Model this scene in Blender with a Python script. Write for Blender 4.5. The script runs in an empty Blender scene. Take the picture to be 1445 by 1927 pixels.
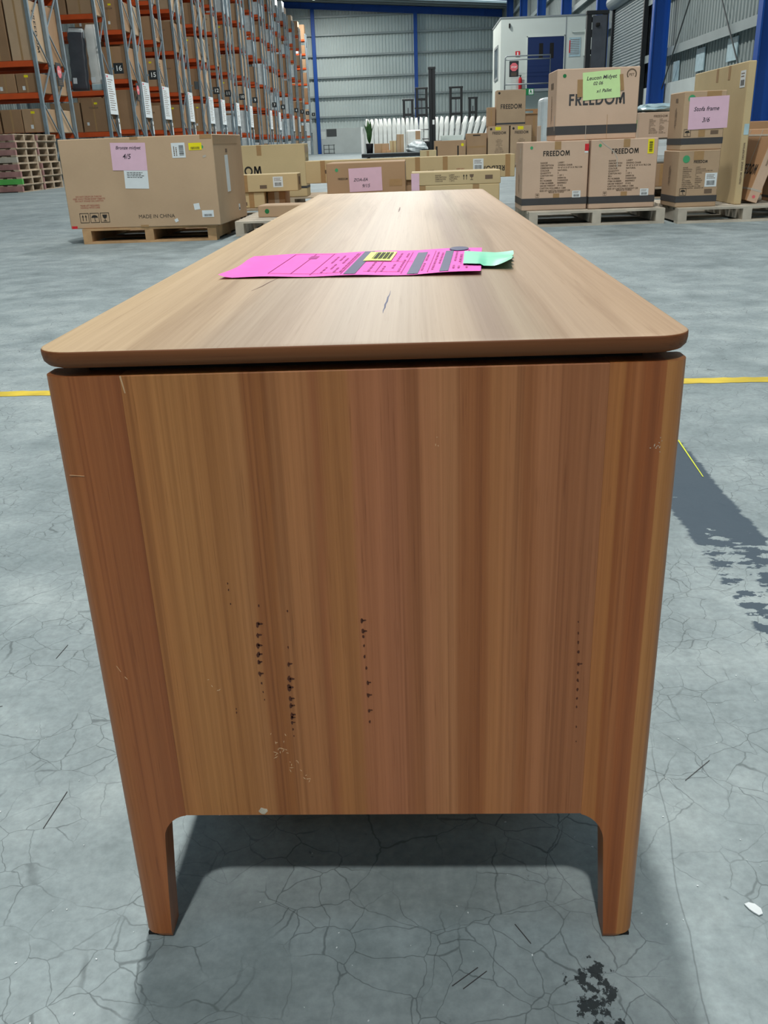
import bpy, bmesh, math, random
from mathutils import Matrix, Vector

random.seed(7)
SC = bpy.context.scene
COL = SC.collection
PI = math.pi

# ------------------------------------------------------------------ camera
cam_data = bpy.data.cameras.new('camera')
cam_data.sensor_fit = 'VERTICAL'
cam_data.sensor_height = 24.0
cam_data.lens = 1662.6 / 1927.0 * 24.0
cam_data.clip_start = 0.02
cam_data.clip_end = 400
cam = bpy.data.objects.new('camera', cam_data)
COL.objects.link(cam)
Rm = ((0.99892609, -0.01941527, -0.04206794),
      (0.03133483, -0.38572341, 0.9220822),
      (-0.03412906, -0.92241016, -0.3847008))      # world <- (right, down, forward)
cam.matrix_world = Matrix(((Rm[0][0], -Rm[0][1], -Rm[0][2], 0.0),
                           (Rm[1][0], -Rm[1][1], -Rm[1][2], 0.0),
                           (Rm[2][0], -Rm[2][1], -Rm[2][2], 0.72),
                           (0, 0, 0, 1)))
SC.camera = cam

# ------------------------------------------------------------------ world, light, exposure
world = bpy.data.worlds.new('daylight')
SC.world = world
world.use_nodes = True
bg = world.node_tree.nodes['Background']
bg.inputs[0].default_value = (0.78, 0.90, 1.0, 1)
bg.inputs[1].default_value = 2.4
LAMP_POWER = 1150.0
LAMP_COLOR = (1.0, 0.97, 0.90)
LAMP_Z = 11.2
SC.view_settings.view_transform = 'Standard'
SC.view_settings.look = 'None'
SC.view_settings.gamma = 1.0
SC.view_settings.use_curve_mapping = False
SC.view_settings.exposure = -0.36
SC.cycles.use_denoising = True
SC.cycles.max_bounces = 6
SC.cycles.diffuse_bounces = 4
SC.cycles.glossy_bounces = 3
SC.cycles.transmission_bounces = 4
SC.cycles.caustics_reflective = False
SC.cycles.caustics_refractive = False


# ------------------------------------------------------------------ materials
def lin(c):
    out = []
    for v in c[:3]:
        v = v / 255.0
        out.append(v / 12.92 if v <= 0.04045 else ((v + 0.055) / 1.055) ** 2.4)
    return (*out, 1.0)


class NT:
    """small helper to chain shader nodes"""
    def __init__(self, name):
        self.m = bpy.data.materials.new(name)
        self.m.use_nodes = True
        self.t = self.m.node_tree
        self.b = self.t.nodes['Principled BSDF']

    def n(self, typ, **kw):
        nd = self.t.nodes.new(typ)
        for k, v in kw.items():
            setattr(nd, k, v)
        return nd

    def l(self, a, b):
        self.t.links.new(a, b)

    def val(self, sock, v):
        if hasattr(v, 'is_output') or isinstance(v, bpy.types.NodeSocket):
            self.l(v, sock)
        else:
            sock.default_value = v

    def math(self, op, a, b=None, c=None, clamp=False):
        nd = self.n('ShaderNodeMath', operation=op)
        nd.use_clamp = clamp
        self.val(nd.inputs[0], a)
        if b is not None:
            self.val(nd.inputs[1], b)
        if c is not None:
            self.val(nd.inputs[2], c)
        return nd.outputs[0]

    def mix(self, fac, a, b, mode='MIX'):
        nd = self.n('ShaderNodeMix', data_type='RGBA', blend_type=mode)
        self.val(nd.inputs[0], fac)
        self.val(nd.inputs[6], a)
        self.val(nd.inputs[7], b)
        return nd.outputs[2]

    def noise(self, vec, scale, detail=3, rough=0.5, dist=0.0):
        nd = self.n('ShaderNodeTexNoise')
        self.l(vec, nd.inputs['Vector'])
        nd.inputs['Scale'].default_value = scale
        nd.inputs['Detail'].default_value = detail
        nd.inputs['Roughness'].default_value = rough
        nd.inputs['Distortion'].default_value = dist
        return nd.outputs[0]

    def rng(self, v, a, b, c=0.0, d=1.0):
        nd = self.n('ShaderNodeMapRange')
        nd.clamp = True
        self.val(nd.inputs[0], v)
        for i, x in enumerate((a, b, c, d)):
            nd.inputs[i + 1].default_value = x
        return nd.outputs[0]

    def coord(self, scale=(1, 1, 1), loc=(0, 0, 0), rot=(0, 0, 0)):
        tc = self.n('ShaderNodeTexCoord')
        mp = self.n('ShaderNodeMapping')
        mp.inputs['Scale'].default_value = scale
        mp.inputs['Location'].default_value = loc
        mp.inputs['Rotation'].default_value = rot
        self.l(tc.outputs['Object'], mp.inputs[0])
        return mp.outputs[0]

    def ramp(self, fac, stops, interp='LINEAR'):
        nd = self.n('ShaderNodeValToRGB')
        cr = nd.color_ramp
        cr.interpolation = interp
        cr.elements[0].position, cr.elements[0].color = stops[0][0], stops[0][1]
        cr.elements[1].position, cr.elements[1].color = stops[-1][0], stops[-1][1]
        for p, c in stops[1:-1]:
            e = cr.elements.new(p)
            e.color = c
        self.l(fac, nd.inputs[0])
        return nd.outputs[0]

    def bump(self, h, strength=0.1, dist=0.01):
        nd = self.n('ShaderNodeBump')
        nd.inputs['Strength'].default_value = strength
        nd.inputs['Distance'].default_value = dist
        self.l(h, nd.inputs['Height'])
        self.l(nd.outputs[0], self.b.inputs['Normal'])


def plain(name, rgb, rough=0.6, var=0.08, scale=12.0, metallic=0.0, spec=0.4, rnd=0.0, coat=0.0):
    k = NT(name)
    co = k.coord()
    f = k.noise(co, scale, 4)
    fac = k.rng(f, 0.3, 0.7, 1.0 - var, 1.0 + var)
    if rnd:
        oi = k.n('ShaderNodeObjectInfo')
        fac = k.math('MULTIPLY', fac, k.rng(oi.outputs['Random'], 0, 1, 1 - rnd, 1 + rnd))
    cm = k.n('ShaderNodeCombineXYZ')
    for i in range(3):
        k.l(fac, cm.inputs[i])
    c = k.mix(1.0, lin(rgb), cm.outputs[0], 'MULTIPLY')
    k.l(c, k.b.inputs['Base Color'])
    k.b.inputs['Roughness'].default_value = rough
    k.b.inputs['Metallic'].default_value = metallic
    k.b.inputs['Specular IOR Level'].default_value = spec
    if coat:
        k.b.inputs['Coat Weight'].default_value = coat
    return k.m


def kraft(name, rgb, rnd=0.10):
    k = NT(name)
    co = k.coord()
    big = k.noise(co, 2.2, 4)
    fine = k.noise(k.coord(scale=(6, 6, 90)), 6, 2)
    fac = k.math('MULTIPLY', k.rng(big, 0.3, 0.7, 0.93, 1.07), k.rng(fine, 0.3, 0.7, 0.975, 1.025))
    oi = k.n('ShaderNodeObjectInfo')
    fac = k.math('MULTIPLY', fac, k.rng(oi.outputs['Random'], 0, 1, 1 - rnd, 1 + rnd))
    cm = k.n('ShaderNodeCombineXYZ')
    for i in range(3):
        k.l(fac, cm.inputs[i])
    k.l(k.mix(1.0, lin(rgb), cm.outputs[0], 'MULTIPLY'), k.b.inputs['Base Color'])
    k.b.inputs['Roughness'].default_value = 0.75
    k.b.inputs['Specular IOR Level'].default_value = 0.25
    return k.m


def wood(name, axis, stops, span, rough=0.42, grain=1.0, warp=0.012, coat=0.0, streak=0.0, spec=0.4, sat=1.0):
    """glued staves: colour by position across the grain, fibres along `axis`"""
    k = NT(name)
    tc = k.n('ShaderNodeTexCoord')
    sp = k.n('ShaderNodeSeparateXYZ')
    k.l(tc.outputs['Object'], sp.inputs[0])
    across = {'z': 0, 'y': 0, 'x': 1}[axis]
    sc_warp = {'z': (5, 5, 1.6), 'y': (5, 1.0, 5), 'x': (1.6, 5, 5)}[axis]
    sc_fib = {'z': (330, 330, 3.0), 'y': (330, 2.2, 330), 'x': (3.0, 330, 330)}[axis]
    sc_mid = {'z': (95, 95, 0.8), 'y': (80, 0.6, 80), 'x': (0.9, 60, 60)}[axis]
    sc_por = {'z': (700, 700, 16), 'y': (620, 12, 620), 'x': (14, 520, 520)}[axis]
    w = k.noise(k.coord(scale=sc_warp), 1.0, 2)
    x = k.math('ADD', sp.outputs[across], k.math('MULTIPLY', k.math('SUBTRACT', w, 0.5), warp * 4))
    u = k.rng(x, span[0], span[1], 0, 1)
    base = k.ramp(u, [(p, lin((c[0] + 2 * sat, c[1] - 5 * sat, c[2] - 10 * sat))) for p, c in stops], 'EASE')
    fib = k.noise(k.coord(scale=sc_fib), 1.0, 3, 0.6, 0.3)
    mid = k.noise(k.coord(scale=sc_mid), 1.0, 4, 0.6, 0.6)
    por = k.noise(k.coord(scale=sc_por), 1.0, 2)
    g = k.math('MULTIPLY', k.rng(fib, 0.3, 0.7, 1 - 0.11 * grain, 1 + 0.10 * grain),
               k.rng(mid, 0.3, 0.7, 1 - 0.13 * grain, 1 + 0.09 * grain))
    g = k.math('MULTIPLY', g, k.rng(por, 0.62, 0.74, 1.0, 1 - 0.22 * grain))
    lnz = k.noise(k.coord(scale={'z': (210, 210, 0.9), 'y': (170, .7, 170), 'x': (.9, 170, 170)}[axis], loc=(1, 5, 3)), 1.0, 3, 0.6, 0.4)
    g = k.math('MULTIPLY', g, k.rng(lnz, 0.56, 0.66, 1.0, 1 - 0.17 * grain))
    if streak:
        st = k.noise(k.coord(scale={'z': (16, 16, .5), 'y': (16, .55, 16), 'x': (.5, 16, 16)}[axis], loc=(3, 1, 2)), 1.0, 5, 0.65, 0.8)
        g = k.math('MULTIPLY', g, k.rng(st, 0.50, 0.72, 1.0, 1 - streak))
    cm = k.n('ShaderNodeCombineXYZ')
    k.l(g, cm.inputs[0])
    k.l(k.math('POWER', g, 1.2), cm.inputs[1])
    k.l(k.math('POWER', g, 1.4), cm.inputs[2])
    k.l(k.mix(1.0, base, cm.outputs[0], 'MULTIPLY'), k.b.inputs['Base Color'])
    k.b.inputs['Roughness'].default_value = rough
    k.b.inputs['Specular IOR Level'].default_value = spec
    if coat:
        k.b.inputs['Coat Weight'].default_value = coat
        k.b.inputs['Coat Roughness'].default_value = 0.3
    k.bump(fib, 0.04, 0.002)
    return k.m


def floor_mat():
    k = NT('concrete_floor')
    co = k.coord()
    tc = k.n('ShaderNodeTexCoord')
    sp = k.n('ShaderNodeSeparateXYZ')
    k.l(tc.outputs['Object'], sp.inputs[0])
    X, Y = sp.outputs[0], sp.outputs[1]
    big = k.noise(co, 0.9, 7, 0.6)
    med = k.noise(k.coord(loc=(9, 4, 0)), 5.5, 8, 0.62)
    fine = k.noise(co, 90, 4, 0.65)
    t = k.math('ADD', k.math('MULTIPLY', k.rng(big, 0.3, 0.7), 0.45), k.math('MULTIPLY', k.rng(med, 0.28, 0.72), 0.55))
    c = k.ramp(t, [(0.0, lin((104, 118, 122))), (0.5, lin((140, 153, 157))), (1.0, lin((172, 184, 186)))])
    f3 = k.math('MULTIPLY', k.rng(fine, 0.25, 0.75, 0.84, 1.13), k.rng(k.noise(k.coord(loc=(3, 3, 0)), 26, 6, 0.7), 0.3, 0.7, 0.90, 1.09))
    cm = k.n('ShaderNodeCombineXYZ')
    for i in range(3):
        k.l(f3, cm.inputs[i])
    c = k.mix(1.0, c, cm.outputs[0], 'MULTIPLY')
    # hairline cracks
    dn = k.n('ShaderNodeTexNoise')
    k.l(co, dn.inputs['Vector'])
    dn.inputs['Scale'].default_value = 14
    dn.inputs['Detail'].default_value = 4
    va = k.n('ShaderNodeVectorMath', operation='MULTIPLY_ADD')
    k.l(dn.outputs['Color'], va.inputs[0])
    va.inputs[1].default_value = (0.045, 0.045, 0.0)
    k.l(co, va.inputs[2])
    for scale, wdt, m0, m1, seed, dark in ((21.0, 0.015, 0.42, 0.56, 0.0, 0.50), (10.0, 0.008, 0.44, 0.56, 5.0, 0.50)):
        vo = k.n('ShaderNodeTexVoronoi', feature='DISTANCE_TO_EDGE')
        k.l(va.outputs[0], vo.inputs['Vector'])
        vo.inputs['Scale'].default_value = scale
        ln = k.rng(vo.outputs['Distance'], wdt * 0.3, wdt, 1.0, 0.0)
        mk = k.rng(k.noise(k.coord(loc=(seed, 2, 0)), 6.0, 3), m0, m1)
        c = k.mix(k.math('MULTIPLY', k.math('MULTIPLY', ln, mk), dark), c, lin((52, 60, 63)))
    # scuffs and rubber specks
    sc = k.rng(k.noise(k.coord(loc=(2, 7, 0)), 34, 5, 0.6), 0.69, 0.74)
    c = k.mix(k.math('MULTIPLY', sc, 0.6), c, lin((58, 64, 66)))
    # old dark paint strip right of the cabinet, worn through towards the camera
    nz = k.noise(k.coord(scale=(1, 2.2, 1)), 16, 6, 0.65)
    xw = k.math('ADD', X, k.math('MULTIPLY', k.math('SUBTRACT', nz, 0.5), 0.05))
    sx = k.math('MULTIPLY', k.rng(xw, 0.515, 0.522), k.rng(xw, 0.652, 0.659, 1, 0))
    wear = k.noise(k.coord(scale=(1.0, 1.8, 1), loc=(4, 0, 0)), 17, 5, 0.6)
    thr = k.rng(Y, 1.50, 1.66, 0.50, 0.28)
    on = k.rng(k.math('SUBTRACT', wear, thr), 0.0, 0.012)
    yl = k.rng(Y, 2.60, 2.68, 1, 0)
    c = k.mix(k.math('MULTIPLY', k.math('MULTIPLY', sx, on), k.math('MULTIPLY', yl, 0.95)), c, lin((66, 80, 93)))
    # black rubbed stain in front of the right leg
    sx2 = k.math('MULTIPLY', k.rng(X, 0.108, 0.138), k.rng(X, 0.162, 0.19, 1, 0))
    sy2 = k.math('MULTIPLY', k.rng(Y, 0.47, 0.53), k.rng(Y, 0.60, 0.645, 1, 0))
    nn = k.noise(k.coord(scale=(1.3, 1, 1), loc=(1.3, 0, 0)), 75, 6, 0.68)
    thr2 = k.math('SUBTRACT', 0.80, k.math('MULTIPLY', k.math('MULTIPLY', sx2, sy2), 0.335))
    c = k.mix(k.math('MULTIPLY', k.rng(k.math('SUBTRACT', nn, thr2), 0, 0.03), 0.9), c, lin((30, 36, 40)))
    # long straight expansion crack on the right
    xl = k.math('SUBTRACT', X, k.math('MULTIPLY_ADD', Y, 0.118, 0.178))
    xl = k.math('ADD', xl, k.math('MULTIPLY', k.math('SUBTRACT', k.noise(k.coord(loc=(6, 6, 0)), 9, 4), 0.5), 0.018))
    c = k.mix(k.math('MULTIPLY', k.rng(k.math('ABSOLUTE', xl), 0.0004, 0.0011, 0.4, 0), k.rng(Y, 0.9, 0.98, 1, 0)), c, lin((60, 68, 72)))
    k.l(c, k.b.inputs['Base Color'])
    k.l(k.rng(med, 0.3, 0.7, 0.5, 0.7), k.b.inputs['Roughness'])
    k.b.inputs['Specular IOR Level'].default_value = 0.22
    k.bump(fine, 0.05, 0.002)
    return k.m


M = {}
M['floor'] = floor_mat()
M['kraft'] = kraft('kraft_board', (184, 158, 130))
M['kraft_pink'] = kraft('kraft_board_pinkish', (203, 176, 154), 0.03)
M['kraft_yellow'] = kraft('kraft_board_yellowish', (200, 180, 140), 0.04)
M['kraft_dark'] = kraft('kraft_board_brown', (172, 142, 112), 0.08)
M['kraft_brown'] = kraft('kraft_board_orange', (184, 144, 108), 0.04)
M['kraft_store'] = kraft('kraft_board_store', (158, 126, 96), 0.12)
M['tape'] = plain('packing_tape', (168, 134, 92), 0.3, 0.05, 30, spec=0.6)
M['clear_tape'] = plain('clear_tape', (190, 182, 170), 0.2, 0.05, 20, spec=0.7)
M['band'] = plain('printed_charcoal_band', (66, 66, 68), 0.6, 0.05)
M['ink'] = plain('black_ink', (42, 40, 38), 0.7, 0.03)
M['grey_ink'] = plain('grey_ink', (112, 94, 78), 0.7, 0.03)
M['red_ink'] = plain('red_ink', (170, 112, 92), 0.7, 0.03)
M['pen'] = plain('pen_ink', (66, 58, 72), 0.6, 0.03)
M['pink_note'] = plain('pale_pink_paper', (226, 190, 210), 0.7, 0.03)
M['lime_note'] = plain('lime_paper', (206, 240, 172), 0.7, 0.03)
M['white_paper'] = plain('white_paper', (222, 230, 234), 0.6, 0.03)
M['green_dot'] = plain('green_sticker', (72, 160, 110), 0.5, 0.03)
M['dkgreen_dot'] = plain('dark_green_sticker', (30, 118, 66), 0.5, 0.03)
M['yellow_sticker'] = plain('yellow_sticker', (240, 226, 30), 0.5, 0.03)
M['red_sticker'] = plain('red_sticker', (206, 40, 50), 0.5, 0.03)
M['pallet'] = plain('weathered_pallet_wood', (178, 160, 138), 0.8, 0.22, 5, rnd=0.12)
M['pallet_grey'] = plain('grey_pallet_wood', (188, 180, 166), 0.8, 0.2, 5, rnd=0.1)
M['pallet_warm'] = plain('warm_pallet_wood', (186, 150, 110), 0.8, 0.22, 5, rnd=0.1)
M['pallet_red'] = plain('faded_red_paint', (156, 116, 112), 0.8, 0.22, 7, rnd=0.12)
M['pallet_green'] = plain('green_paint', (90, 176, 84), 0.7, 0.1, 7)
M['beam'] = plain('orange_beam_paint', (206, 84, 34), 0.5, 0.08, 4)
M['post'] = plain('galvanised_post', (128, 143, 152), 0.5, 0.10, 6, metallic=0.2)
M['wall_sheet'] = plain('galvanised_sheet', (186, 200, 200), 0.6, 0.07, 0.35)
M['wall_shaded'] = plain('shaded_galvanised_sheet', (136, 148, 149), 0.6, 0.08, 0.35)  # same sheet darkened: the side wall's dimmer light is in the colour
M['girt'] = plain('galvanised_girt', (146, 158, 160), 0.5, 0.08, 1, metallic=0.2)
M['dado'] = plain('dado_concrete', (184, 194, 194), 0.8, 0.08, 0.8)
M['blue'] = plain('blue_steel_paint', (16, 74, 158), 0.5, 0.06, 0.8)
M['dkblue'] = plain('navy_door_paint', (16, 42, 92), 0.5, 0.05, 1)
M['roof'] = plain('roof_underside', (58, 68, 72), 0.7, 0.1, 1)
M['office'] = plain('office_panel', (206, 216, 212), 0.6, 0.03, 1)
M['rail'] = plain('railing_steel', (146, 154, 158), 0.5, 0.06, 3, metallic=0.3)
M['black'] = plain('black_machine_paint', (26, 30, 34), 0.5, 0.1, 4)
M['dark'] = plain('dark_rubber_and_shade', (20, 20, 20), 0.8, 0.05, 10)
M['sign_black'] = plain('sign_black', (36, 42, 46), 0.5, 0.03)
M['sign_white'] = plain('sign_white', (232, 236, 236), 0.5, 0.02)
M['stop_red'] = plain('stop_red', (224, 108, 118), 0.5, 0.02)
M['exit_green'] = plain('exit_green', (20, 128, 72), 0.5, 0.02)
M['roller'] = plain('roller_steel', (132, 144, 148), 0.45, 0.06, 1, metallic=0.3)
M['mattress'] = plain('wrapped_mattress', (220, 224, 222), 0.35, 0.08, 3, spec=0.5, rnd=0.06)
M['plastic'] = plain('milky_plastic', (206, 216, 220), 0.25, 0.12, 6, spec=0.6)
M['blue_plastic'] = plain('blue_white_plastic', (176, 204, 214), 0.25, 0.12, 6, spec=0.6)
M['wrap_dark'] = plain('dark_wrapped_fabric', (74, 78, 86), 0.28, 0.2, 3, spec=0.6)
M['leaf'] = plain('glossy_leaf', (52, 92, 44), 0.4, 0.2, 8)
M['pot'] = plain('black_pot', (30, 28, 34), 0.5, 0.1, 8)
M['yellow_paint'] = plain('yellow_floor_paint', (208, 184, 62), 0.6, 0.22, 9)
M['yellow_bright'] = plain('yellow_tape', (214, 224, 70), 0.5, 0.06, 14)
M['hazard'] = plain('hazard_yellow', (214, 204, 70), 0.6, 0.06)
M['flake'] = plain('white_plastic_scrap', (214, 222, 226), 0.35, 0.05, 60)
M['glass'] = plain('office_glass', (70, 84, 88), 0.12, 0.05, 2, spec=0.7)
M['concrete_crate'] = plain('wire_crate', (70, 76, 78), 0.6, 0.05)
M['magenta'] = plain('magenta_paper', (246, 98, 196), 0.7, 0.03, 40)
M['magenta_ink'] = plain('purple_print', (170, 48, 138), 0.7, 0.03)
M['navy_print'] = plain('navy_print', (58, 66, 104), 0.6, 0.03)
M['mint_tape'] = plain('mint_tape', (112, 208, 172), 0.45, 0.04, 60)
M['lime_sticker'] = plain('lime_sticker', (226, 240, 40), 0.5, 0.03)
M['vein'] = plain('dark_gum_vein', (80, 40, 22), 0.6, 0.2, 200)
M['scratch'] = plain('raw_wood_scratch', (206, 170, 132), 0.7, 0.1, 200)
M['pale'] = plain('pale_dent', (190, 178, 160), 0.7, 0.2, 200)
M['white_lamp'] = None

k = NT('lamp_glow')
k.b.inputs['Emission Color'].default_value = (1, 0.98, 0.94, 1)
k.b.inputs['Emission Strength'].default_value = 6.0
k.b.inputs['Base Color'].default_value = (0.9, 0.9, 0.9, 1)
_n = k.noise(k.coord(), 5)
k.l(k.rng(_n, 0, 1, 0.35, 0.4), k.b.inputs['Roughness'])
M['white_lamp'] = k.m

k = NT('skylight_fibreglass')
tr = k.n('ShaderNodeBsdfTranslucent')
k.l(k.mix(k.noise(k.coord(), 0.6, 3), (0.75, 0.82, 0.82, 1), (0.9, 0.93, 0.9, 1)), tr.inputs[0])
k.l(tr.outputs[0], k.t.nodes['Material Output'].inputs[0])
M['skylight'] = k.m

STAVES = [(0.0, (166, 113, 68)), (0.10, (170, 120, 74)), (0.17, (164, 114, 70)), (0.235, (170, 120, 78)), (0.25, (148, 96, 58)),
          (0.285, (150, 98, 58)), (0.30, (168, 116, 76)), (0.37, (164, 112, 74)), (0.385, (152, 98, 64)), (0.41, (164, 112, 70)),
          (0.455, (166, 114, 72)), (0.47, (164, 108, 76)), (0.55, (166, 110, 80)), (0.60, (150, 98, 66)), (0.62, (170, 116, 82)),
          (0.68, (172, 120, 84)), (0.705, (154, 100, 64)), (0.75, (148, 94, 58)), (0.77, (170, 116, 76)), (0.82, (172, 118, 80)),
          (0.84, (154, 100, 64)), (0.88, (166, 112, 78)), (0.93, (152, 100, 68)), (1.0, (158, 106, 74))]
M['wood_panel'] = wood('cabinet_end_veneer', 'z', STAVES, (-0.222, 0.139), 0.42, 1.0, 0.006)
M['wood_leg_l'] = wood('cabinet_leg_wood', 'z', [(0, (162, 108, 68)), (0.2, (158, 102, 62)), (0.4, (148, 92, 56)), (0.7, (150, 94, 58)), (1, (144, 88, 54))],
                       (-0.281, -0.222), 0.42, 1.2, 0.004)
M['wood_leg_r'] = wood('cabinet_leg_wood_striped', 'z', [(0, (166, 110, 66)), (0.18, (168, 112, 66)), (0.22, (150, 92, 52)), (0.36, (164, 106, 66)),
                       (0.48, (150, 90, 52)), (0.58, (140, 84, 50)), (0.70, (158, 98, 60)), (0.72, (176, 126, 78)), (0.9, (172, 120, 74)), (1, (160, 108, 68))],
                       (0.139, 0.197), 0.42, 1.0, 0.003)
M['wood_top_sheen'] = wood('cabinet_top_wood_sheen', 'y', [(0, (193, 168, 134)), (0.12, (186, 161, 129)), (0.22, (179, 155, 127)), (0.30, (162, 142, 121)), (0.40, (166, 145, 125)),
                     (0.47, (153, 135, 117)), (0.55, (160, 142, 123)), (0.64, (168, 147, 125)), (0.70, (148, 127, 110)), (0.76, (160, 141, 119)), (0.82, (171, 147, 123)),
                     (1, (179, 151, 123))], (-0.284, 0.197), 0.5, 0.5, 0.012, streak=0.30, spec=0.5, sat=0.0)  # pale grey of reflected light put into the top's wood colour
M['wood_edge'] = wood('cabinet_top_end_grain', 'x', [(0, (112, 70, 42)), (1, (112, 70, 42))], (0.6, 0.7), 0.55, 1.2, 0.004, streak=0.25, spec=0.25, sat=0.4)
M['wood_in'] = wood('cabinet_carcass_wood', 'y', [(0, (150, 100, 64)), (0.5, (160, 108, 70)), (1, (150, 100, 62))], (-0.28, 0.2), 0.5, 1.0, 0.01)


# ------------------------------------------------------------------ object helpers
def link(o, parent=None):
    COL.objects.link(o)
    if parent is not None:
        o.parent = parent
    return o


def tag(o, label=None, cat=None, group=None, kind=None):
    if label:
        o['label'] = label
    if cat:
        o['category'] = cat
    if group:
        o['group'] = group
    if kind:
        o['kind'] = kind
    return o


def empty(name, loc=(0, 0, 0), rz=0.0, label=None, cat=None, group=None):
    o = bpy.data.objects.new(name, None)
    o.empty_display_size = 0.05
    link(o)
    o.location = loc
    o.rotation_euler = (0, 0, rz)
    return tag(o, label, cat, group)


class MB:
    def __init__(self):
        self.v, self.f = [], []

    def box(self, x0, x1, y0, y1, z0, z1, mt=None):
        b = len(self.v)
        pts = [(x0, y0, z0), (x1, y0, z0), (x1, y1, z0), (x0, y1, z0), (x0, y0, z1), (x1, y0, z1), (x1, y1, z1), (x0, y1, z1)]
        if mt is not None:
            pts = [tuple(mt @ Vector(p)) for p in pts]
        self.v += pts
        self.f += [tuple(b + i for i in q) for q in ((0, 3, 2, 1), (4, 5, 6, 7), (0, 1, 5, 4), (1, 2, 6, 5), (2, 3, 7, 6), (3, 0, 4, 7))]
        return self

    def quad(self, a, b, c, d):
        i = len(self.v)
        self.v += [tuple(a), tuple(b), tuple(c), tuple(d)]
        self.f.append((i, i + 1, i + 2, i + 3))
        return self

    def bar(self, p, q, w, h=None):
        """rectangular bar between two points"""
        p, q = Vector(p), Vector(q)
        d = q - p
        L = d.length
        rot = d.to_track_quat('Z', 'Y').to_matrix().to_4x4()
        mt = Matrix.Translation(p) @ rot
        h = h or w
        return self.box(-w / 2, w / 2, -h / 2, h / 2, 0, L, mt)

    def tube(self, pts, r, n=8):
        pts = [Vector(p) for p in pts]
        rings = []
        for i, p in enumerate(pts):
            d = (pts[min(i + 1, len(pts) - 1)] - pts[max(i - 1, 0)]).normalized()
            q = d.to_track_quat('Z', 'Y')
            ring = []
            for a in range(n):
                t = 2 * PI * a / n
                ring.append(len(self.v))
                self.v.append(tuple(p + q @ Vector((r * math.cos(t), r * math.sin(t), 0))))
            rings.append(ring)
        for a, b in zip(rings, rings[1:]):
            for i in range(n):
                self.f.append((a[i], a[(i + 1) % n], b[(i + 1) % n], b[i]))
        self.f.append(tuple(reversed(rings[0])))
        self.f.append(tuple(rings[-1]))
        return self

    def loft(self, rings, close=True, caps=True):
        idx = []
        for r in rings:
            idx.append(list(range(len(self.v), len(self.v) + len(r))))
            self.v += [tuple(p) for p in r]
        n = len(rings[0])
        for a, b in zip(idx, idx[1:]):
            for i in range(n if close else n - 1):
                j = (i + 1) % n
                self.f.append((a[i], a[j], b[j], b[i]))
        if caps:
            self.f.append(tuple(reversed(idx[0])))
            self.f.append(tuple(idx[-1]))
        return self

    def data(self, name, mat, smooth=False):
        me = bpy.data.meshes.new(name)
        me.from_pydata(self.v, [], self.f)
        me.materials.append(M[mat] if isinstance(mat, str) else mat)
        bm = bmesh.new()
        bm.from_mesh(me)
        bmesh.ops.recalc_face_normals(bm, faces=bm.faces)
        bm.to_mesh(me)
        bm.free()
        if smooth:
            for p in me.polygons:
                p.use_smooth = True
        return me

    def build(self, name, mat, parent=None, smooth=False, loc=None):
        o = bpy.data.objects.new(name, self.data(name, mat, smooth))
        link(o, parent)
        if loc is not None:
            o.location = loc
        return o


def smooth_angle(o, ang=0.6):
    me = o.data
    for p in me.polygons:
        p.use_smooth = True
    bm = bmesh.new()
    bm.from_mesh(me)
    for e in bm.edges:
        if len(e.link_faces) == 2 and e.calc_face_angle(0) > ang:
            e.smooth = False
    bm.to_mesh(me)
    bm.free()


_cache = {}


def box_mesh(s, mat, bevel=0.0, seg=1):
    key = (round(s[0], 4), round(s[1], 4), round(s[2], 4), mat, bevel, seg)
    if key in _cache:
        return _cache[key]
    me = MB().box(-s[0] / 2, s[0] / 2, -s[1] / 2, s[1] / 2, -s[2] / 2, s[2] / 2).data('block', mat)
    if bevel:
        bm = bmesh.new()
        bm.from_mesh(me)
        bmesh.ops.bevel(bm, geom=list(bm.edges), offset=bevel, segments=seg, affect='EDGES', profile=0.5)
        bm.to_mesh(me)
        bm.free()
    _cache[key] = me
    return me


def block(name, parent, mat, c, s, bevel=0.0, rot=None, seg=1):
    o = bpy.data.objects.new(name, box_mesh(s, mat, bevel, seg))
    link(o, parent)
    o.location = c
    if rot:
        o.rotation_euler = rot
    return o


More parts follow.
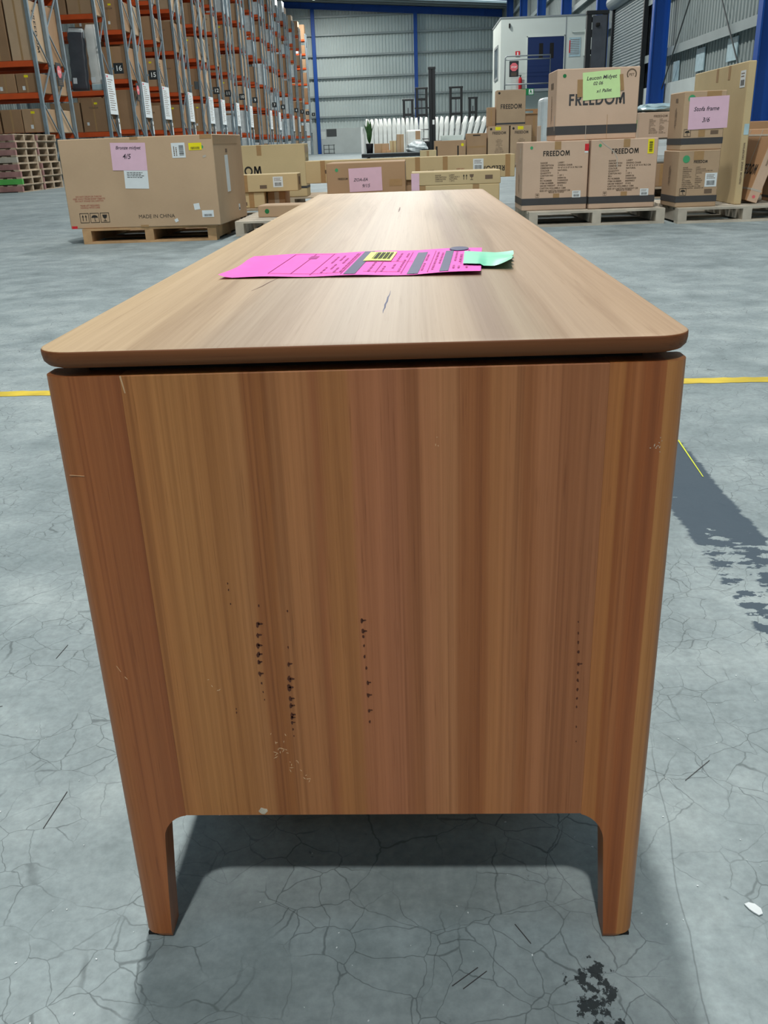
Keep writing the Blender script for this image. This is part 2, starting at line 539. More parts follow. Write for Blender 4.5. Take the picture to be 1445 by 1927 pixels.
def brand_mesh(fit, mat):
    """FREEDOM in heavy geometric capitals, centred, fit = (width, cap height)"""
    m = MB()
    t = 0.20
    x = 0.0

    def poly(pts):
        m.loft([[(px, py, z) for px, py in pts] for z in (0.0, 0.0005)])

    def rect(x0, x1, y0, y1):
        poly([(x0, y0), (x1, y0), (x1, y1), (x0, y1)])

    def arc(cx, cy, rx, ry, tt, a0, a1, n=14):
        for i in range(n):
            p, q = a0 + (a1 - a0) * i / n, a0 + (a1 - a0) * (i + 1) / n
            poly([(cx + rx * math.cos(p), cy + ry * math.sin(p)), (cx + rx * math.cos(q), cy + ry * math.sin(q)),
                  (cx + (rx - tt) * math.cos(q), cy + (ry - tt) * math.sin(q)), (cx + (rx - tt) * math.cos(p), cy + (ry - tt) * math.sin(p))])

    for ch in 'FREEDOM':
        if ch in 'FE':
            rect(x, x + t, 0, 1)
            rect(x + t, x + 0.56, 1 - t * 0.9, 1)
            rect(x + t, x + 0.52, 0.42, 0.42 + t * 0.9)
            if ch == 'E':
                rect(x + t, x + 0.56, 0, t * 0.9)
            x += 0.56
        elif ch == 'R':
            rect(x, x + t, 0, 1)
            rect(x + t, x + 0.36, 1 - t * 0.85, 1)
            rect(x + t, x + 0.36, 0.40, 0.40 + t * 0.85)
            arc(x + 0.36, 0.70, 0.28, 0.30, t * 0.9, -PI / 2, PI / 2, 8)
            poly([(x + 0.24, 0.40), (x + 0.46, 0.40), (x + 0.72, 0), (x + 0.47, 0)])
            x += 0.70
        elif ch == 'D':
            rect(x, x + t, 0, 1)
            rect(x + t, x + 0.38, 1 - t * 0.9, 1)
            rect(x + t, x + 0.38, 0, t * 0.9)
            arc(x + 0.38, 0.5, 0.46, 0.5, t, -PI / 2, PI / 2, 12)
            x += 0.84
        elif ch == 'O':
            arc(x + 0.54, 0.5, 0.54, 0.52, t, 0, 2 * PI, 24)
            x += 1.08
        else:
            poly([(x, 0), (x + t, 0), (x + t + 0.10, 1), (x + 0.10, 1)])
            poly([(x + 0.10, 1), (x + 0.33, 1), (x + 0.67, 0.18), (x + 0.52, 0.02)])
            poly([(x + 0.94, 1), (x + 0.71, 1), (x + 0.37, 0.18), (x + 0.52, 0.02)])
            poly([(x + 1.04, 0), (x + 1.04 - t, 0), (x + 1.04 - t - 0.10, 1), (x + 0.94, 1)])
            x += 1.04
        x += 0.13
    W = x - 0.13
    m.v = [((a - W / 2) * fit[0] / W, (b - 0.5) * fit[1], c) for a, b, c in m.v]
    return m.data('lettering', mat)


def text_mesh(body, size, mat, bold=0.0, shear=0.0, align='CENTER', space=1.0, line=1.0, fit=None):
    key = ('t', body, size, mat, bold, shear, align, space, line, fit)
    if key in _cache:
        return _cache[key]
    if body == 'FREEDOM':
        me = brand_mesh(fit, mat)
        _cache[key] = me
        return me
    cu = bpy.data.curves.new('lettering', 'FONT')
    cu.body = body
    cu.size = size
    cu.offset = bold
    cu.shear = shear
    cu.align_x = align
    cu.align_y = 'CENTER'
    cu.space_character = space
    cu.space_line = line
    cu.resolution_u = 3
    cu.fill_mode = 'FRONT'
    ob = bpy.data.objects.new('lettering', cu)
    COL.objects.link(ob)
    dg = bpy.context.evaluated_depsgraph_get()
    me = bpy.data.meshes.new_from_object(ob.evaluated_get(dg))
    bpy.data.objects.remove(ob)
    bpy.data.curves.remove(cu)
    me.materials.clear()
    me.materials.append(M[mat])
    me.name = 'lettering'
    if fit:
        xs = [v.co.x for v in me.vertices]
        ys_ = [v.co.y for v in me.vertices]
        cx, cy = (min(xs) + max(xs)) / 2, (min(ys_) + max(ys_)) / 2
        sx, sy = fit[0] / (max(xs) - min(xs)), fit[1] / (max(ys_) - min(ys_))
        for v in me.vertices:
            v.co.x = (v.co.x - cx) * sx
            v.co.y = (v.co.y - cy) * sy
    _cache[key] = me
    return me


FACES = {
    'front': lambda w, d, h: ((-w / 2, -d / 2, 0), (1, 0, 0), (0, 0, 1), (0, -1, 0)),
    'right': lambda w, d, h: ((w / 2, -d / 2, 0), (0, 1, 0), (0, 0, 1), (1, 0, 0)),
    'left': lambda w, d, h: ((-w / 2, d / 2, 0), (0, -1, 0), (0, 0, 1), (-1, 0, 0)),
    'top': lambda w, d, h: ((-w / 2, -d / 2, h), (1, 0, 0), (0, 1, 0), (0, 0, 1)),
}


def face_mat(dims, face, u, v, off, rot=0.0):
    o, a, b, n = [Vector(x) for x in FACES[face](*dims)]
    p = o + a * u + b * v + n * off
    m = Matrix(((a.x, b.x, n.x, p.x), (a.y, b.y, n.y, p.y), (a.z, b.z, n.z, p.z), (0, 0, 0, 1)))
    return m @ Matrix.Rotation(rot, 4, 'Z')


class Carton:
    def __init__(self, label, x0, y0, z0, w, d, h, mat='kraft', yaw=0.0, name='carton', group=None, cat='box', tilt=None, bevel=0.006):
        c, s = math.cos(yaw), math.sin(yaw)
        cx, cy = x0 + c * w / 2 - s * d / 2, y0 + s * w / 2 + c * d / 2
        self.r = empty(name, (cx, cy, z0), yaw, label, cat, group)
        self.dims = (w, d, h)
        self.body = block('carton_body', self.r, mat, (0, 0, h / 2), (w, d, h), bevel)
        if tilt:
            self.r.rotation_euler = tilt

    def decal(self, name, face, u, v, w, h, mat, rot=0.0, off=0.0012):
        o = bpy.data.objects.new(name, box_mesh((w, h, 0.001), mat))
        link(o, self.r)
        o.matrix_local = face_mat(self.dims, face, u, v, off, rot)
        return o

    def text(self, face, u, v, body, size, mat='ink', bold=0.0, rot=0.0, shear=0.0, align='CENTER', space=1.0, line=1.0, name='printed_text', off=0.0008, fit=None):
        o = bpy.data.objects.new(name, text_mesh(body, size, mat, bold, shear, align, space, line, fit))
        link(o, self.r)
        o.matrix_local = face_mat(self.dims, face, u, v, off, rot)
        return o

    def print_mesh(self, face, u, v, mb, mat, name='printed_text', rot=0.0, off=0.0008):
        o = mb.build(name, mat, self.r)
        o.matrix_local = face_mat(self.dims, face, u, v, off, rot)
        return o

    def band(self, z0, z1, mat='band', faces=('front', 'left', 'right')):
        w, d, h = self.dims
        m = MB()
        t = 0.0012
        m.box(-w / 2 - t, w / 2 + t, -d / 2 - t, -d / 2, z0, z1)
        m.box(-w / 2 - t, -w / 2, -d / 2, d / 2, z0, z1)
        m.box(w / 2, w / 2 + t, -d / 2, d / 2, z0, z1)
        m.box(-w / 2 - t, w / 2 + t, d / 2, d / 2 + t, z0, z1)
        return m.build('printed_band', mat, self.r)

    def dot(self, face, u, v, r, mat='green_dot'):
        m = MB()
        m.loft([[(r * math.cos(a * PI / 8), r * math.sin(a * PI / 8), z) for a in range(16)] for z in (0, 0.0008)])
        o = m.build('dot_sticker', mat, self.r)
        o.matrix_local = face_mat(self.dims, face, u, v, 0.0008)
        return o

    def label(self, face, u, v, w, h, mat='white_paper', rot=0.0, bars=True, lines=3, off=0.0014, ink='ink'):
        o = self.decal('label_sticker', face, u, v, w, h, mat, rot, off)
        if bars:
            barcode(o, w * 0.7, h * 0.34, (0, -h * 0.22), ink)
        if lines:
            print_lines(o, w * 0.75, h * 0.34, (0, h * 0.24), lines, ink if not bars else 'grey_ink')
        return o


def barcode(parent, w, h, c, mat='ink', name='barcode', seed=3):
    rnd = random.Random(seed)
    m = MB()
    x = -w / 2
    while x < w / 2:
        b = w * rnd.choice((0.02, 0.03, 0.05))
        m.box(c[0] + x, c[0] + min(x + b, w / 2), c[1] - h / 2, c[1] + h / 2, 0.0004, 0.0009)
        x += b + w * rnd.choice((0.025, 0.04))
    return tag(m.build(name, mat, parent), kind='stuff')


def print_lines(parent, w, h, c, n, mat='grey_ink', name='printed_lines', seed=5):
    rnd = random.Random(seed)
    m = MB()
    for i in range(n):
        y = c[1] + h / 2 - h * (i + 0.5) / n
        t = h / n * 0.22
        x = -w / 2
        while x < w / 2 * rnd.uniform(0.5, 1.0):
            b = w * rnd.uniform(0.05, 0.16)
            m.box(c[0] + x, c[0] + min(x + b, w / 2), y - t, y + t, 0.0004, 0.0009)
            x += b + w * 0.03
    if not m.v:
        m.box(c[0] - w / 2, c[0] + w / 2, c[1] - h * .05, c[1] + h * .05, 0.0004, 0.0009)
    return tag(m.build(name, mat, parent), kind='stuff')


def symbol_frame(parent_c, face, u, v, s, kind, mat='ink', framed=True):
    """handling mark: this-way-up arrows, umbrella or glass, in a frame"""
    m = MB()
    t = s * 0.05
    z0, z1 = 0, 0.0008
    if framed:
        m.box(-s / 2, s / 2, -s / 2, -s / 2 + t, z0, z1)
        m.box(-s / 2, s / 2, s / 2 - t, s / 2, z0, z1)
        m.box(-s / 2, -s / 2 + t, -s / 2, s / 2, z0, z1)
        m.box(s / 2 - t, s / 2, -s / 2, s / 2, z0, z1)
    if kind == 'arrows':
        for cx in (-s * 0.17, s * 0.17):
            m.box(cx - s * 0.035, cx + s * 0.035, -s * 0.3, s * 0.12, z0, z1)
            m.loft([[(cx - s * 0.11, s * 0.1, z), (cx + s * 0.11, s * 0.1, z), (cx, s * 0.33, z)] for z in (z0, z1)])
    elif kind == 'umbrella':
        pts = [(s * 0.36 * math.cos(a * PI / 10), s * 0.02 + s * 0.26 * math.sin(a * PI / 10)) for a in range(11)]
        m.loft([[(x, y, z) for x, y in pts] for z in (z0, z1)])
        m.box(-s * 0.03, s * 0.03, -s * 0.32, s * 0.03, z0, z1)
        m.box(-s * 0.03, s * 0.12, -s * 0.34, -s * 0.28, z0, z1)
    else:
        m.loft([[(-s * 0.26, s * 0.3, z), (s * 0.26, s * 0.3, z), (s * 0.2, 0.0, z), (0, -s * 0.1, z), (-s * 0.2, 0.0, z)] for z in (z0, z1)])
        m.box(-s * 0.03, s * 0.03, -s * 0.3, -s * 0.08, z0, z1)
        m.box(-s * 0.18, s * 0.18, -s * 0.36, -s * 0.29, z0, z1)
    return parent_c.print_mesh(face, u, v, m, mat, 'handling_mark')


def note(c, face, u, v, w, h, mat, lines, rot=0.0, size=0.04, off=0.0025):
    """hand written paper taped to a carton"""
    o = c.decal('handwritten_note', face, u, v, w, h, mat, rot, off)
    for txt, x, y, s in lines:
        t = bpy.data.objects.new('handwriting', text_mesh(txt, s, 'pen', 0.0006, 0.25))
        link(t, o)
        t.location = (x, y, 0.0012)
    return o


def pallet(label, x0, y0, z0=0.0, yaw=0.0, size=1.165, h=0.126, mat='pallet', group='timber pallets', bearer_mats=None, deck=7):
    c, s = math.cos(yaw), math.sin(yaw)
    cx, cy = x0 + c * size / 2 - s * size / 2, y0 + s * size / 2 + c * size / 2
    r = empty('pallet', (cx, cy, z0), yaw, label, 'pallet', group)
    t = 0.018
    hb = h - 2 * t
    bw = 0.075
    for i, x in enumerate((-size / 2 + bw / 2, 0, size / 2 - bw / 2)):
        bm_ = bearer_mats[i] if bearer_mats else mat
        block('bearer', r, bm_, (x, 0, t + hb / 2), (bw, size, hb))
    wd = 0.115
    for i in range(deck):
        y = -size / 2 + wd / 2 + (size - wd) * i / (deck - 1)
        block('deck_board', r, mat, (0, y, h - t / 2), (size, wd, t))
    for y in (-size / 2 + wd / 2, 0, size / 2 - wd / 2):
        block('base_board', r, mat, (0, y, t / 2), (size, wd, t))
    return r


# ------------------------------------------------------------------ the building
XL, XR, YF, YB = -18.0, 8.4, -16.0, 91.0


def roof_z(x):
    return 12.15 - 0.068 * x


fl = MB().quad((XL - 1, YF - 4, 0), (XR + 1, YF - 4, 0), (XR + 1, YB + 1, 0), (XL - 1, YB + 1, 0)).build('floor', 'floor')
tag(fl, 'worn grey concrete warehouse floor with hairline cracks', None, kind='structure')


def corrugated(axis, a0, a1, z0, ztop, pos, pitch, depth, sign):
    """trapezoid-ribbed sheet; axis x: runs along X at Y=pos, axis y: runs along Y at X=pos"""
    m = MB()
    n = int((a1 - a0) / pitch)
    prof = []
    for i in range(n + 1):
        a = a0 + i * pitch
        prof += [(a, 0), (a + pitch * 0.35, 0), (a + pitch * 0.45, depth), (a + pitch * 0.9, depth)]
    lo, hi = [], []
    for a, dd in prof:
        a = min(a, a1)
        q = pos + sign * dd
        p = (a, q) if axis == 'x' else (q, a)
        lo.append((p[0], p[1], z0))
        hi.append((p[0], p[1], ztop(p[0])))
    m.loft([lo, hi], close=False, caps=False)
    return m


wb = corrugated('x', XL, XR, 2.2, lambda x: roof_z(x) + 0.1, YB, 0.30, 0.05, -1).build('wall_back', 'wall_sheet')
tag(wb, 'ribbed grey steel sheet back wall', kind='structure')
for z in (3.17, 4.9, 6.5, 8.3, 10.0, 11.45):
    x1 = min(XR, (11.6 - z) / 0.0735 if z > 10.9 else XR)
    m = MB().box(XL, x1, YB - 0.27, YB - 0.07, z - 0.06, z + 0.09).box(XL, x1, YB - 0.30, YB - 0.27, z - 0.06, z + 0.0)
    m.build('girt', 'girt', wb)
db = MB().box(XL, XR, YB - 0.25, YB + 0.1, 0, 2.2).build('dado', 'dado', wb)
MB().box(-8.25, -7.3, YB - 0.27, YB - 0.24, 1.5, 2.15).build('vent', 'concrete_crate', wb)
MB().box(-8.9, -8.35, YB - 0.262, YB - 0.24, 1.3, 1.95).build('notice_board', 'office', wb)
for i, x in enumerate((-18.0, -8.95, 0.32)):
    r = MB().box(x - 0.16, x + 0.16, YB - 0.62, YB - 0.3, 0, roof_z(x) - 0.7).build('column_%d' % (i + 1), 'blue')
    tag(r, kind='structure')

wr = corrugated('y', YF, YB, 2.2, lambda x: roof_z(XR) + 0.1, XR, 0.26, 0.05, -1).build('wall_right', 'wall_shaded')
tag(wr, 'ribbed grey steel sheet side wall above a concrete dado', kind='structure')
for z in (3.08, 4.85, 6.6, 8.3, 10.0):
    MB().box(XR - 0.27, XR - 0.07, YF, YB - 0.4, z - 0.02, z + 0.14).box(XR - 0.29, XR - 0.27, YF, YB - 0.4, z - 0.1, z + 0.14).build('girt', 'girt', wr)
MB().box(XR - 0.25, XR + 0.1, YF, YB - 0.35, 0, 2.2).build('dado', 'dado', wr)
cols_y = [91 - 0.5 - 9.75 * k_ for k_ in range(0, 11)]
for i, y in enumerate(cols_y):
    if y > 89:
        continue
    m = MB().box(XR - 0.78, XR - 0.3, y - 0.03, y + 0.03, 0, 11.3)
    m.box(XR - 0.80, XR - 0.76, y - 0.14, y + 0.14, 0, 11.3)
    m.box(XR - 0.34, XR - 0.30, y - 0.14, y + 0.14, 0, 11.3)
    r = m.build('column_%d' % (i + 4), 'blue')
    tag(r, 'blue steel portal column standing against the side wall', kind='structure')
for i, y in enumerate(cols_y):
    lo = lambda x: 11.43 - 0.0735 * x
    hi = lambda x: roof_z(x) - 0.18
    x0, x1 = XL, XR - 0.3
    m = MB()
    m.loft([[(x, y - 0.02, lo(x)), (x, y - 0.02, hi(x)), (x, y + 0.02, hi(x)), (x, y + 0.02, lo(x))] for x in (x0, x1)])
    m.loft([[(x, y - 0.14, lo(x)), (x, y - 0.14, lo(x) + 0.03), (x, y + 0.14, lo(x) + 0.03), (x, y + 0.14, lo(x))] for x in (x0, x1)])
    m.loft([[(x, y - 0.14, hi(x) - 0.03), (x, y - 0.14, hi(x)), (x, y + 0.14, hi(x)), (x, y + 0.14, hi(x) - 0.03)] for x in (x0, x1)])
    r = m.build('trim_%d' % (i + 1), 'blue')
    tag(r, 'blue steel rafter under the roof', kind='structure')
    xs = x0 + 1.0
    while xs < x1 and i < 2:
        MB().box(xs - 0.02, xs + 0.02, y - 0.13, y - 0.021, lo(xs) + 0.03, hi(xs) - 0.04).build('stiffener', 'blue', r)
        xs += 2.35

wl = corrugated('y', YF, YB, 0.0, lambda x: roof_z(XL) + 0.1, XL, 0.26, 0.05, 1).build('wall_left', 'wall_sheet')
tag(wl, 'ribbed grey steel sheet wall behind the racks', kind='structure')

wf = corrugated('x', XL, XR, 0.0, lambda x: roof_z(x) + 0.1, YF, 0.30, 0.05, 1).build('wall_front', 'wall_sheet')
tag(wf, 'ribbed grey steel sheet wall behind the camera', kind='structure')

# roof: sheets between translucent skylight runs
y = YF
roof_root = None
segs = []
yy = YB
while yy > YF:
    segs.append((yy - 3.6, yy, 'roof'))
    segs.append((yy - 5.9, yy - 3.6, 'skylight'))
    segs.append((yy - 9.75, yy - 5.9, 'roof'))
    yy -= 9.75
roof_root = None
for a, b, mt in segs:
    m = MB()
    xa = -8.5 if mt == 'skylight' else XL
    m.quad((xa, a, roof_z(xa)), (XR, a, roof_z(XR)), (XR, b, roof_z(XR)), (xa, b, roof_z(xa)))
    if mt == 'skylight':
        MB().quad((XL, a, roof_z(XL)), (xa, a, roof_z(xa)), (xa, b, roof_z(xa)), (XL, b, roof_z(XL))).build('roof_sheet', 'roof', roof_root)
    if roof_root is None:
        roof_root = m.build('ceiling', mt)
        tag(roof_root, 'dark sheet metal roof with translucent strips', kind='structure')
    else:
        m.build('roof_sheet' if mt == 'roof' else 'skylight_panel', mt, roof_root)
for q in range(0, 30):
    yq = YB - 1.0 - q * 1.6
    m = MB().loft([[(x, yq - 0.04, roof_z(x) - 0.17), (x, yq - 0.04, roof_z(x) - 0.01), (x, yq + 0.04, roof_z(x) - 0.01), (x, yq + 0.04, roof_z(x) - 0.17)] for x in (XL, XR)])
    m.build('purlin', 'girt', roof_root)

# high bay lamps; the closer far rows are added to brighten the back wall
lamp_n = 0
for ly in (-6, 3.5, 18, 29, 40, 49.2, 57.2, 65.2, 71.6, 84):
    for lx in (-0.6,):
        zz = LAMP_Z if ly < 80 else 12.0
        r = empty('high_bay_lamp', (lx - (7.5 if ly == 84 else 0), ly, zz), 0,
                  None, 'lamp', 'high bay lamps under the roof')
        lamp_n += 1
        r['label'] = ('white high bay lamp glowing under the far blue rafter' if ly == 84 else 'white high bay lamp above the open floor, %s from the camera' % (
            ('first', 'second', 'third', 'fourth', 'fifth', 'sixth', 'seventh', 'eighth', 'ninth', 'tenth')[min(9, lamp_n - 1)]))
        m = MB()
        m.loft([[(rr * math.cos(a * PI / 8), rr * math.sin(a * PI / 8), z) for a in range(16)]
                for rr, z in ((0.25, 0.03), (0.24, 0.1), (0.12, 0.28), (0.1, 0.4))])
        m.build('lamp_housing', 'office', r, True)
        m = MB().loft([[(rr * math.cos(a * PI / 8), rr * math.sin(a * PI / 8), z) for a in range(16)]
                       for rr, z in ((0.10, -0.06), (0.2, -0.02), (0.24, 0.03))])
        m.build('lamp_lens', 'white_lamp', r, True)
        MB().tube([(0, 0, 0.4), (0, 0, roof_z(lx) - zz - 0.02 + (0.51 if ly == 84 else 0))], 0.012, 6).build('suspension_rod', 'girt', r)
        ld = bpy.data.lights.new('high_bay', 'AREA')
        ld.shape = 'DISK'
        ld.size = 0.5
        ld.energy = LAMP_POWER
        ld.color = LAMP_COLOR
        lo_ = bpy.data.objects.new('lamp_light', ld)
        link(lo_, r)
        lo_.location = (0, 0, -0.08)

# roller door, bracing and plastic sheets on the right wall
dr = MB()
zz = 0.0
rings = []
for i in range(54):
    z = i * 0.1
    rings += [[(8.10, 35.0, z), (8.10, 40.3, z)], [(8.07, 35.0, z + 0.03), (8.07, 40.3, z + 0.03)], [(8.07, 35.0, z + 0.06), (8.07, 40.3, z + 0.06)]]
idx = []
for rg in rings:
    b = len(dr.v)
    dr.v += rg
    idx.append((b, b + 1))
for a, b in zip(idx, idx[1:]):
    dr.f.append((a[0], a[1], b[1], b[0]))
door = dr.build('door_1', 'roller')
tag(door, 'grey ribbed steel roller door in the side wall', kind='structure')
MB().tube([(8.0, 34.9, 5.55), (8.0, 40.5, 5.55)], 0.26, 16).build('roller_drum', 'roller', door, True)
for yq in (34.95, 40.35):
    MB().box(7.98, 8.14, yq - 0.06, yq + 0.06, 0, 5.5).build('door_guide', 'black', door)
MB().box(8.02, 8.14, 24.1, 31.2, -0.001, 0.001)
br = [((8.05, 29.57 - 2.6, 6.6), (8.05, 32.2, 1.85)), ((8.05, 27.9, 5.1), (8.05, 23.2, 0.85))]
for p, q in br:
    r = MB().tube([p, q], 0.022, 6).build('brace_rod', 'concrete_crate', wr)
for i, (ya, yb_, z0, z1) in enumerate(((31.1, 31.75, 2.22, 2.8), (28.5, 29.3, 2.35, 2.95), (25.7, 26.5, 2.4, 2.95))):
    r = MB().box(8.30, 8.33, ya, yb_, z0, z1).build('plastic_sheet', 'blue_plastic')
    tag(r, ('pale plastic sheet hung on side wall nearest the roller door', 'pale plastic sheet hung mid way between two blue columns',
            'pale plastic sheet hung above the tall flat carton')[i], 'plastic sheet', 'plastic sheets on side wall')

# ------------------------------------------------------------------ the cabinet
X0, X1, Y0, Y1 = -0.281, 0.1965, 0.637, 2.765
cab = empty('sideboard', (0, 0, 0), 0, 'long low brown timber sideboard with rounded top in foreground', 'sideboard')


def slab():
    """top with rounded plan corners, crisp upper and softly rounded lower arris"""
    ax0, ax1, ay0, ay1 = -0.2845, 0.1985, 0.6315, 2.7700
    rc = 0.028
    rings = []
    lev = [(0.5735, 0.013), (0.5739, 0.0080), (0.5755, 0.0035), (0.5785, 0.0008), (0.583, 0.0), (0.5862, 0.0), (0.5874, 0.0006), (0.5879, 0.0020)]
    for z, ins in lev:
        ring = []
        for cx, cy, a0 in ((ax0 + rc, ay0 + rc, PI), (ax1 - rc, ay0 + rc, 1.5 * PI), (ax1 - rc, ay1 - rc, 0), (ax0 + rc, ay1 - rc, 0.5 * PI)):
            for j in range(9):
                a = a0 + j * PI / 16
                ring.append((cx + (rc - ins) * math.cos(a), cy + (rc - ins) * math.sin(a), z))
        rings.append(ring)
    m = MB().loft(rings)
    o = m.build('table_top', 'wood_top_sheen', cab)
    o.data.materials.append(M['wood_edge'])
    for p in o.data.polygons:
        if p.normal.z < 0.6:
            p.material_index = 1
    smooth_angle(o, 0.9)
    return o


top = slab()
MB().box(X0 + 0.03, X1 - 0.03, Y0 + 0.02, Y1 - 0.02, 0.560, 0.5738).build('shadow_gap_rail', 'dark', cab)  # rail coloured black to paint in the shade of the gap


def leg_mesh(outer, inner, sgn, yfront, depth, rnd=0.014):
    """outer: x of the outer face; inner: list of (z, x); sgn -1 left leg, +1 right leg"""
    rings = []
    lev = [(0.003, 0.004)] + [(0.008, 0.001)] + [(z, 0.0) for z, _ in inner[1:]]
    for z, ins in lev:
        # interpolate the inner edge
        xi = inner[-1][1]
        for (za, xa), (zb, xb) in zip(inner, inner[1:]):
            if za <= z <= zb:
                xi = xa + (xb - xa) * (z - za) / (zb - za)
                break
        o_ = outer - sgn * ins
        yf, ybk = yfront + ins * 0.6, yfront + depth
        if z < 0.13:
            ybk -= 0.004
        ring = [(xi, yf, z)]
        for j in range(7):
            a = j * PI / 12
            ring.append((o_ - sgn * rnd * (1 - math.sin(a)), yf + rnd * (1 - math.cos(a)), z))
        ring += [(o_, ybk - 0.002, z), (o_ - sgn * 0.002, ybk, z), (xi, ybk, z)]
        rings.append(ring)
    return MB().loft(rings)


L_in = [(0.0, -0.2542), (0.008, -0.2537), (0.06, -0.2502), (0.1274, -0.2448), (0.1340, -0.2440), (0.1403, -0.2416), (0.1450, -0.2385), (0.1490, -0.2350), (0.1519, -0.2310),
        (0.1540, -0.2265), (0.1550, -0.2220), (0.30, -0.2220), (0.45, -0.2220), (0.5680, -0.2220)]
R_in = [(0.0, 0.1679), (0.008, 0.1675), (0.06, 0.1645), (0.1179, 0.1610), (0.1260, 0.1606), (0.1330, 0.1592), (0.1400, 0.1562), (0.1459, 0.1522), (0.1500, 0.1478),
        (0.1530, 0.1430), (0.1545, 0.1390), (0.30, 0.1390), (0.45, 0.1390), (0.5680, 0.1390)]
for yf in (Y0, Y1 - 0.030):
    for outer, prof, sg, mt in ((X0, L_in, -1, 'wood_leg_l'), (X1, R_in, 1, 'wood_leg_r')):
        o = leg_mesh(outer, prof, sg, yf, 0.030).build('leg', mt, cab)
        smooth_angle(o, 0.5)
        px = (outer + prof[0][1]) / 2
        MB().box(px - 0.012, px + 0.012, yf + 0.006, yf + 0.024, 0.0, 0.0032).build('foot_glide', 'dark', o)
    m = MB().box(-0.2219, 0.1389, yf, yf + 0.022, 0.1548, 0.5678)
    o = m.build('end_panel', 'wood_panel', cab)
    bm = bmesh.new()
    bm.from_mesh(o.data)
    bmesh.ops.bevel(bm, geom=[e for e in bm.edges if abs(e.verts[0].co.x - e.verts[1].co.x) > 0.1], offset=0.0007, segments=1, affect='EDGES')
    bm.to_mesh(o.data)
    bm.free()
    if yf == Y0:
        front_panel = o
MB().box(-0.265, 0.180, Y0 + 0.031, Y1 - 0.031, 0.170, 0.186).build('bottom_board', 'wood_in', cab)
MB().box(X0 + 0.004, X0 + 0.018, Y0 + 0.031, Y1 - 0.031, 0.1865, 0.566).build('back_panel', 'wood_in', cab)
for i in range(3):
    a = Y0 + 0.035 + i * 0.6855
    d_ = MB().box(X1 - 0.022, X1 - 0.002, a, a + 0.6815, 0.176, 0.562).build('door', 'wood_in', cab)
    MB().box(X1 - 0.002, X1 + 0.001, a + 0.62, a + 0.66, 0.36, 0.42).build('finger_pull', 'dark', d_)


def ellipse(m, cx, cz, rx, rz, y, n=9, jag=0.0, rnd=random):
    pts = []
    for i in range(n):
        a = 2 * PI * i / n
        q = 1 + rnd.uniform(-jag, jag)
        pts.append((cx + rx * q * math.cos(a), cz + rz * q * math.sin(a)))
    m.loft([[(px, yy_, pz) for px, pz in pts] for yy_ in (y, y - 0.00025)])


rv = random.Random(11)
yv = Y0 - 0.00005
vein_cols = [
    [(-0.1353, .3729, .5), (-0.1378, .3554, 1.2), (-0.1387, .3452, 1), (-0.1396, .335, 1.2), (-0.1399, .3262, 1.2), (-0.1401, .3189, 1), (-0.1402, .3073, 1), (-0.1395, .298, .5), (-0.139, .289, .4), (-0.1385, .281, .35)],
    [(-0.112, .3675, .5), (-0.114, .3330, .5), (-0.115, .3164, 1), (-0.1152, .3016, 1.3), (-0.1163, .293, 1.3), (-0.1158, .2817, 1), (-0.1159, .2746, 1.1), (-0.116, .2652, 1), (-0.1163, .2620, .9), (-0.1163, .2569, .8), (-0.116, .25, .5), (-0.1158, .243, .4)],
    [(-0.051, .3575, .9), (-0.0506, .3474, .9), (-0.0504, .3423, .7), (-0.0503, .3336, .6), (-0.0503, .3233, .7), (-0.0494, .3118, .7), (-0.0487, .297, .8), (-0.0488, .2846, .9), (-0.0485, .2688, .8), (-0.0485, .2572, .7)],
    [(0.1262, .3536, .4), (0.1268, .343, .5), (0.1272, .334, .6), (0.1276, .325, .7), (0.1282, .313, .8), (0.1284, .305, .7), (0.1287, .297, .7), (0.1288, .288, .7), (0.1288, .279, .6), (0.129, .2705, .5), (0.1297, .25, .4), (0.1303, .2346, .3)],
    [(-0.1590, .394, .4), (-0.1588, .388, .4), (-0.1585, .375, .35), (-0.1640, .272, .4), (-0.1640, .268, .4)]]
for colm in vein_cols:
    m = MB()
    for x, z, s in colm:
        ellipse(m, x + 0.0004, z, 0.0013 * s, 0.0024 * s, yv, 8, 0.3, rv)
        if s > 0.75:
            ellipse(m, x + 0.0022, z + 0.0004, 0.0018 * s, 0.0007 * s, yv, 7, 0.3, rv)
    tag(m.build('gum_vein_mark', 'vein', front_panel), 'column of dark insect-track flecks in the timber', kind='stuff')


def scratches(x, z, n, r, mat='scratch', seed=1, parent=front_panel):
    q = random.Random(seed)
    m = MB()
    for i in range(n):
        a = q.uniform(0, PI)
        px, pz = x + q.uniform(-r, r), z + q.uniform(-r, r)
        l = r * q.uniform(0.2, 0.7)
        w = 0.0004
        dx, dz = math.cos(a) * l / 2, math.sin(a) * l / 2
        nx, nz = -math.sin(a) * w, math.cos(a) * w
        m.loft([[(px - dx, y_, pz - dz), (px + nx, y_, pz + nz), (px + dx, y_, pz + dz), (px - nx, y_, pz - nz)] for y_ in (yv, yv - 0.0002)])
    tag(m.build('scratch_mark', mat, parent), kind='stuff')


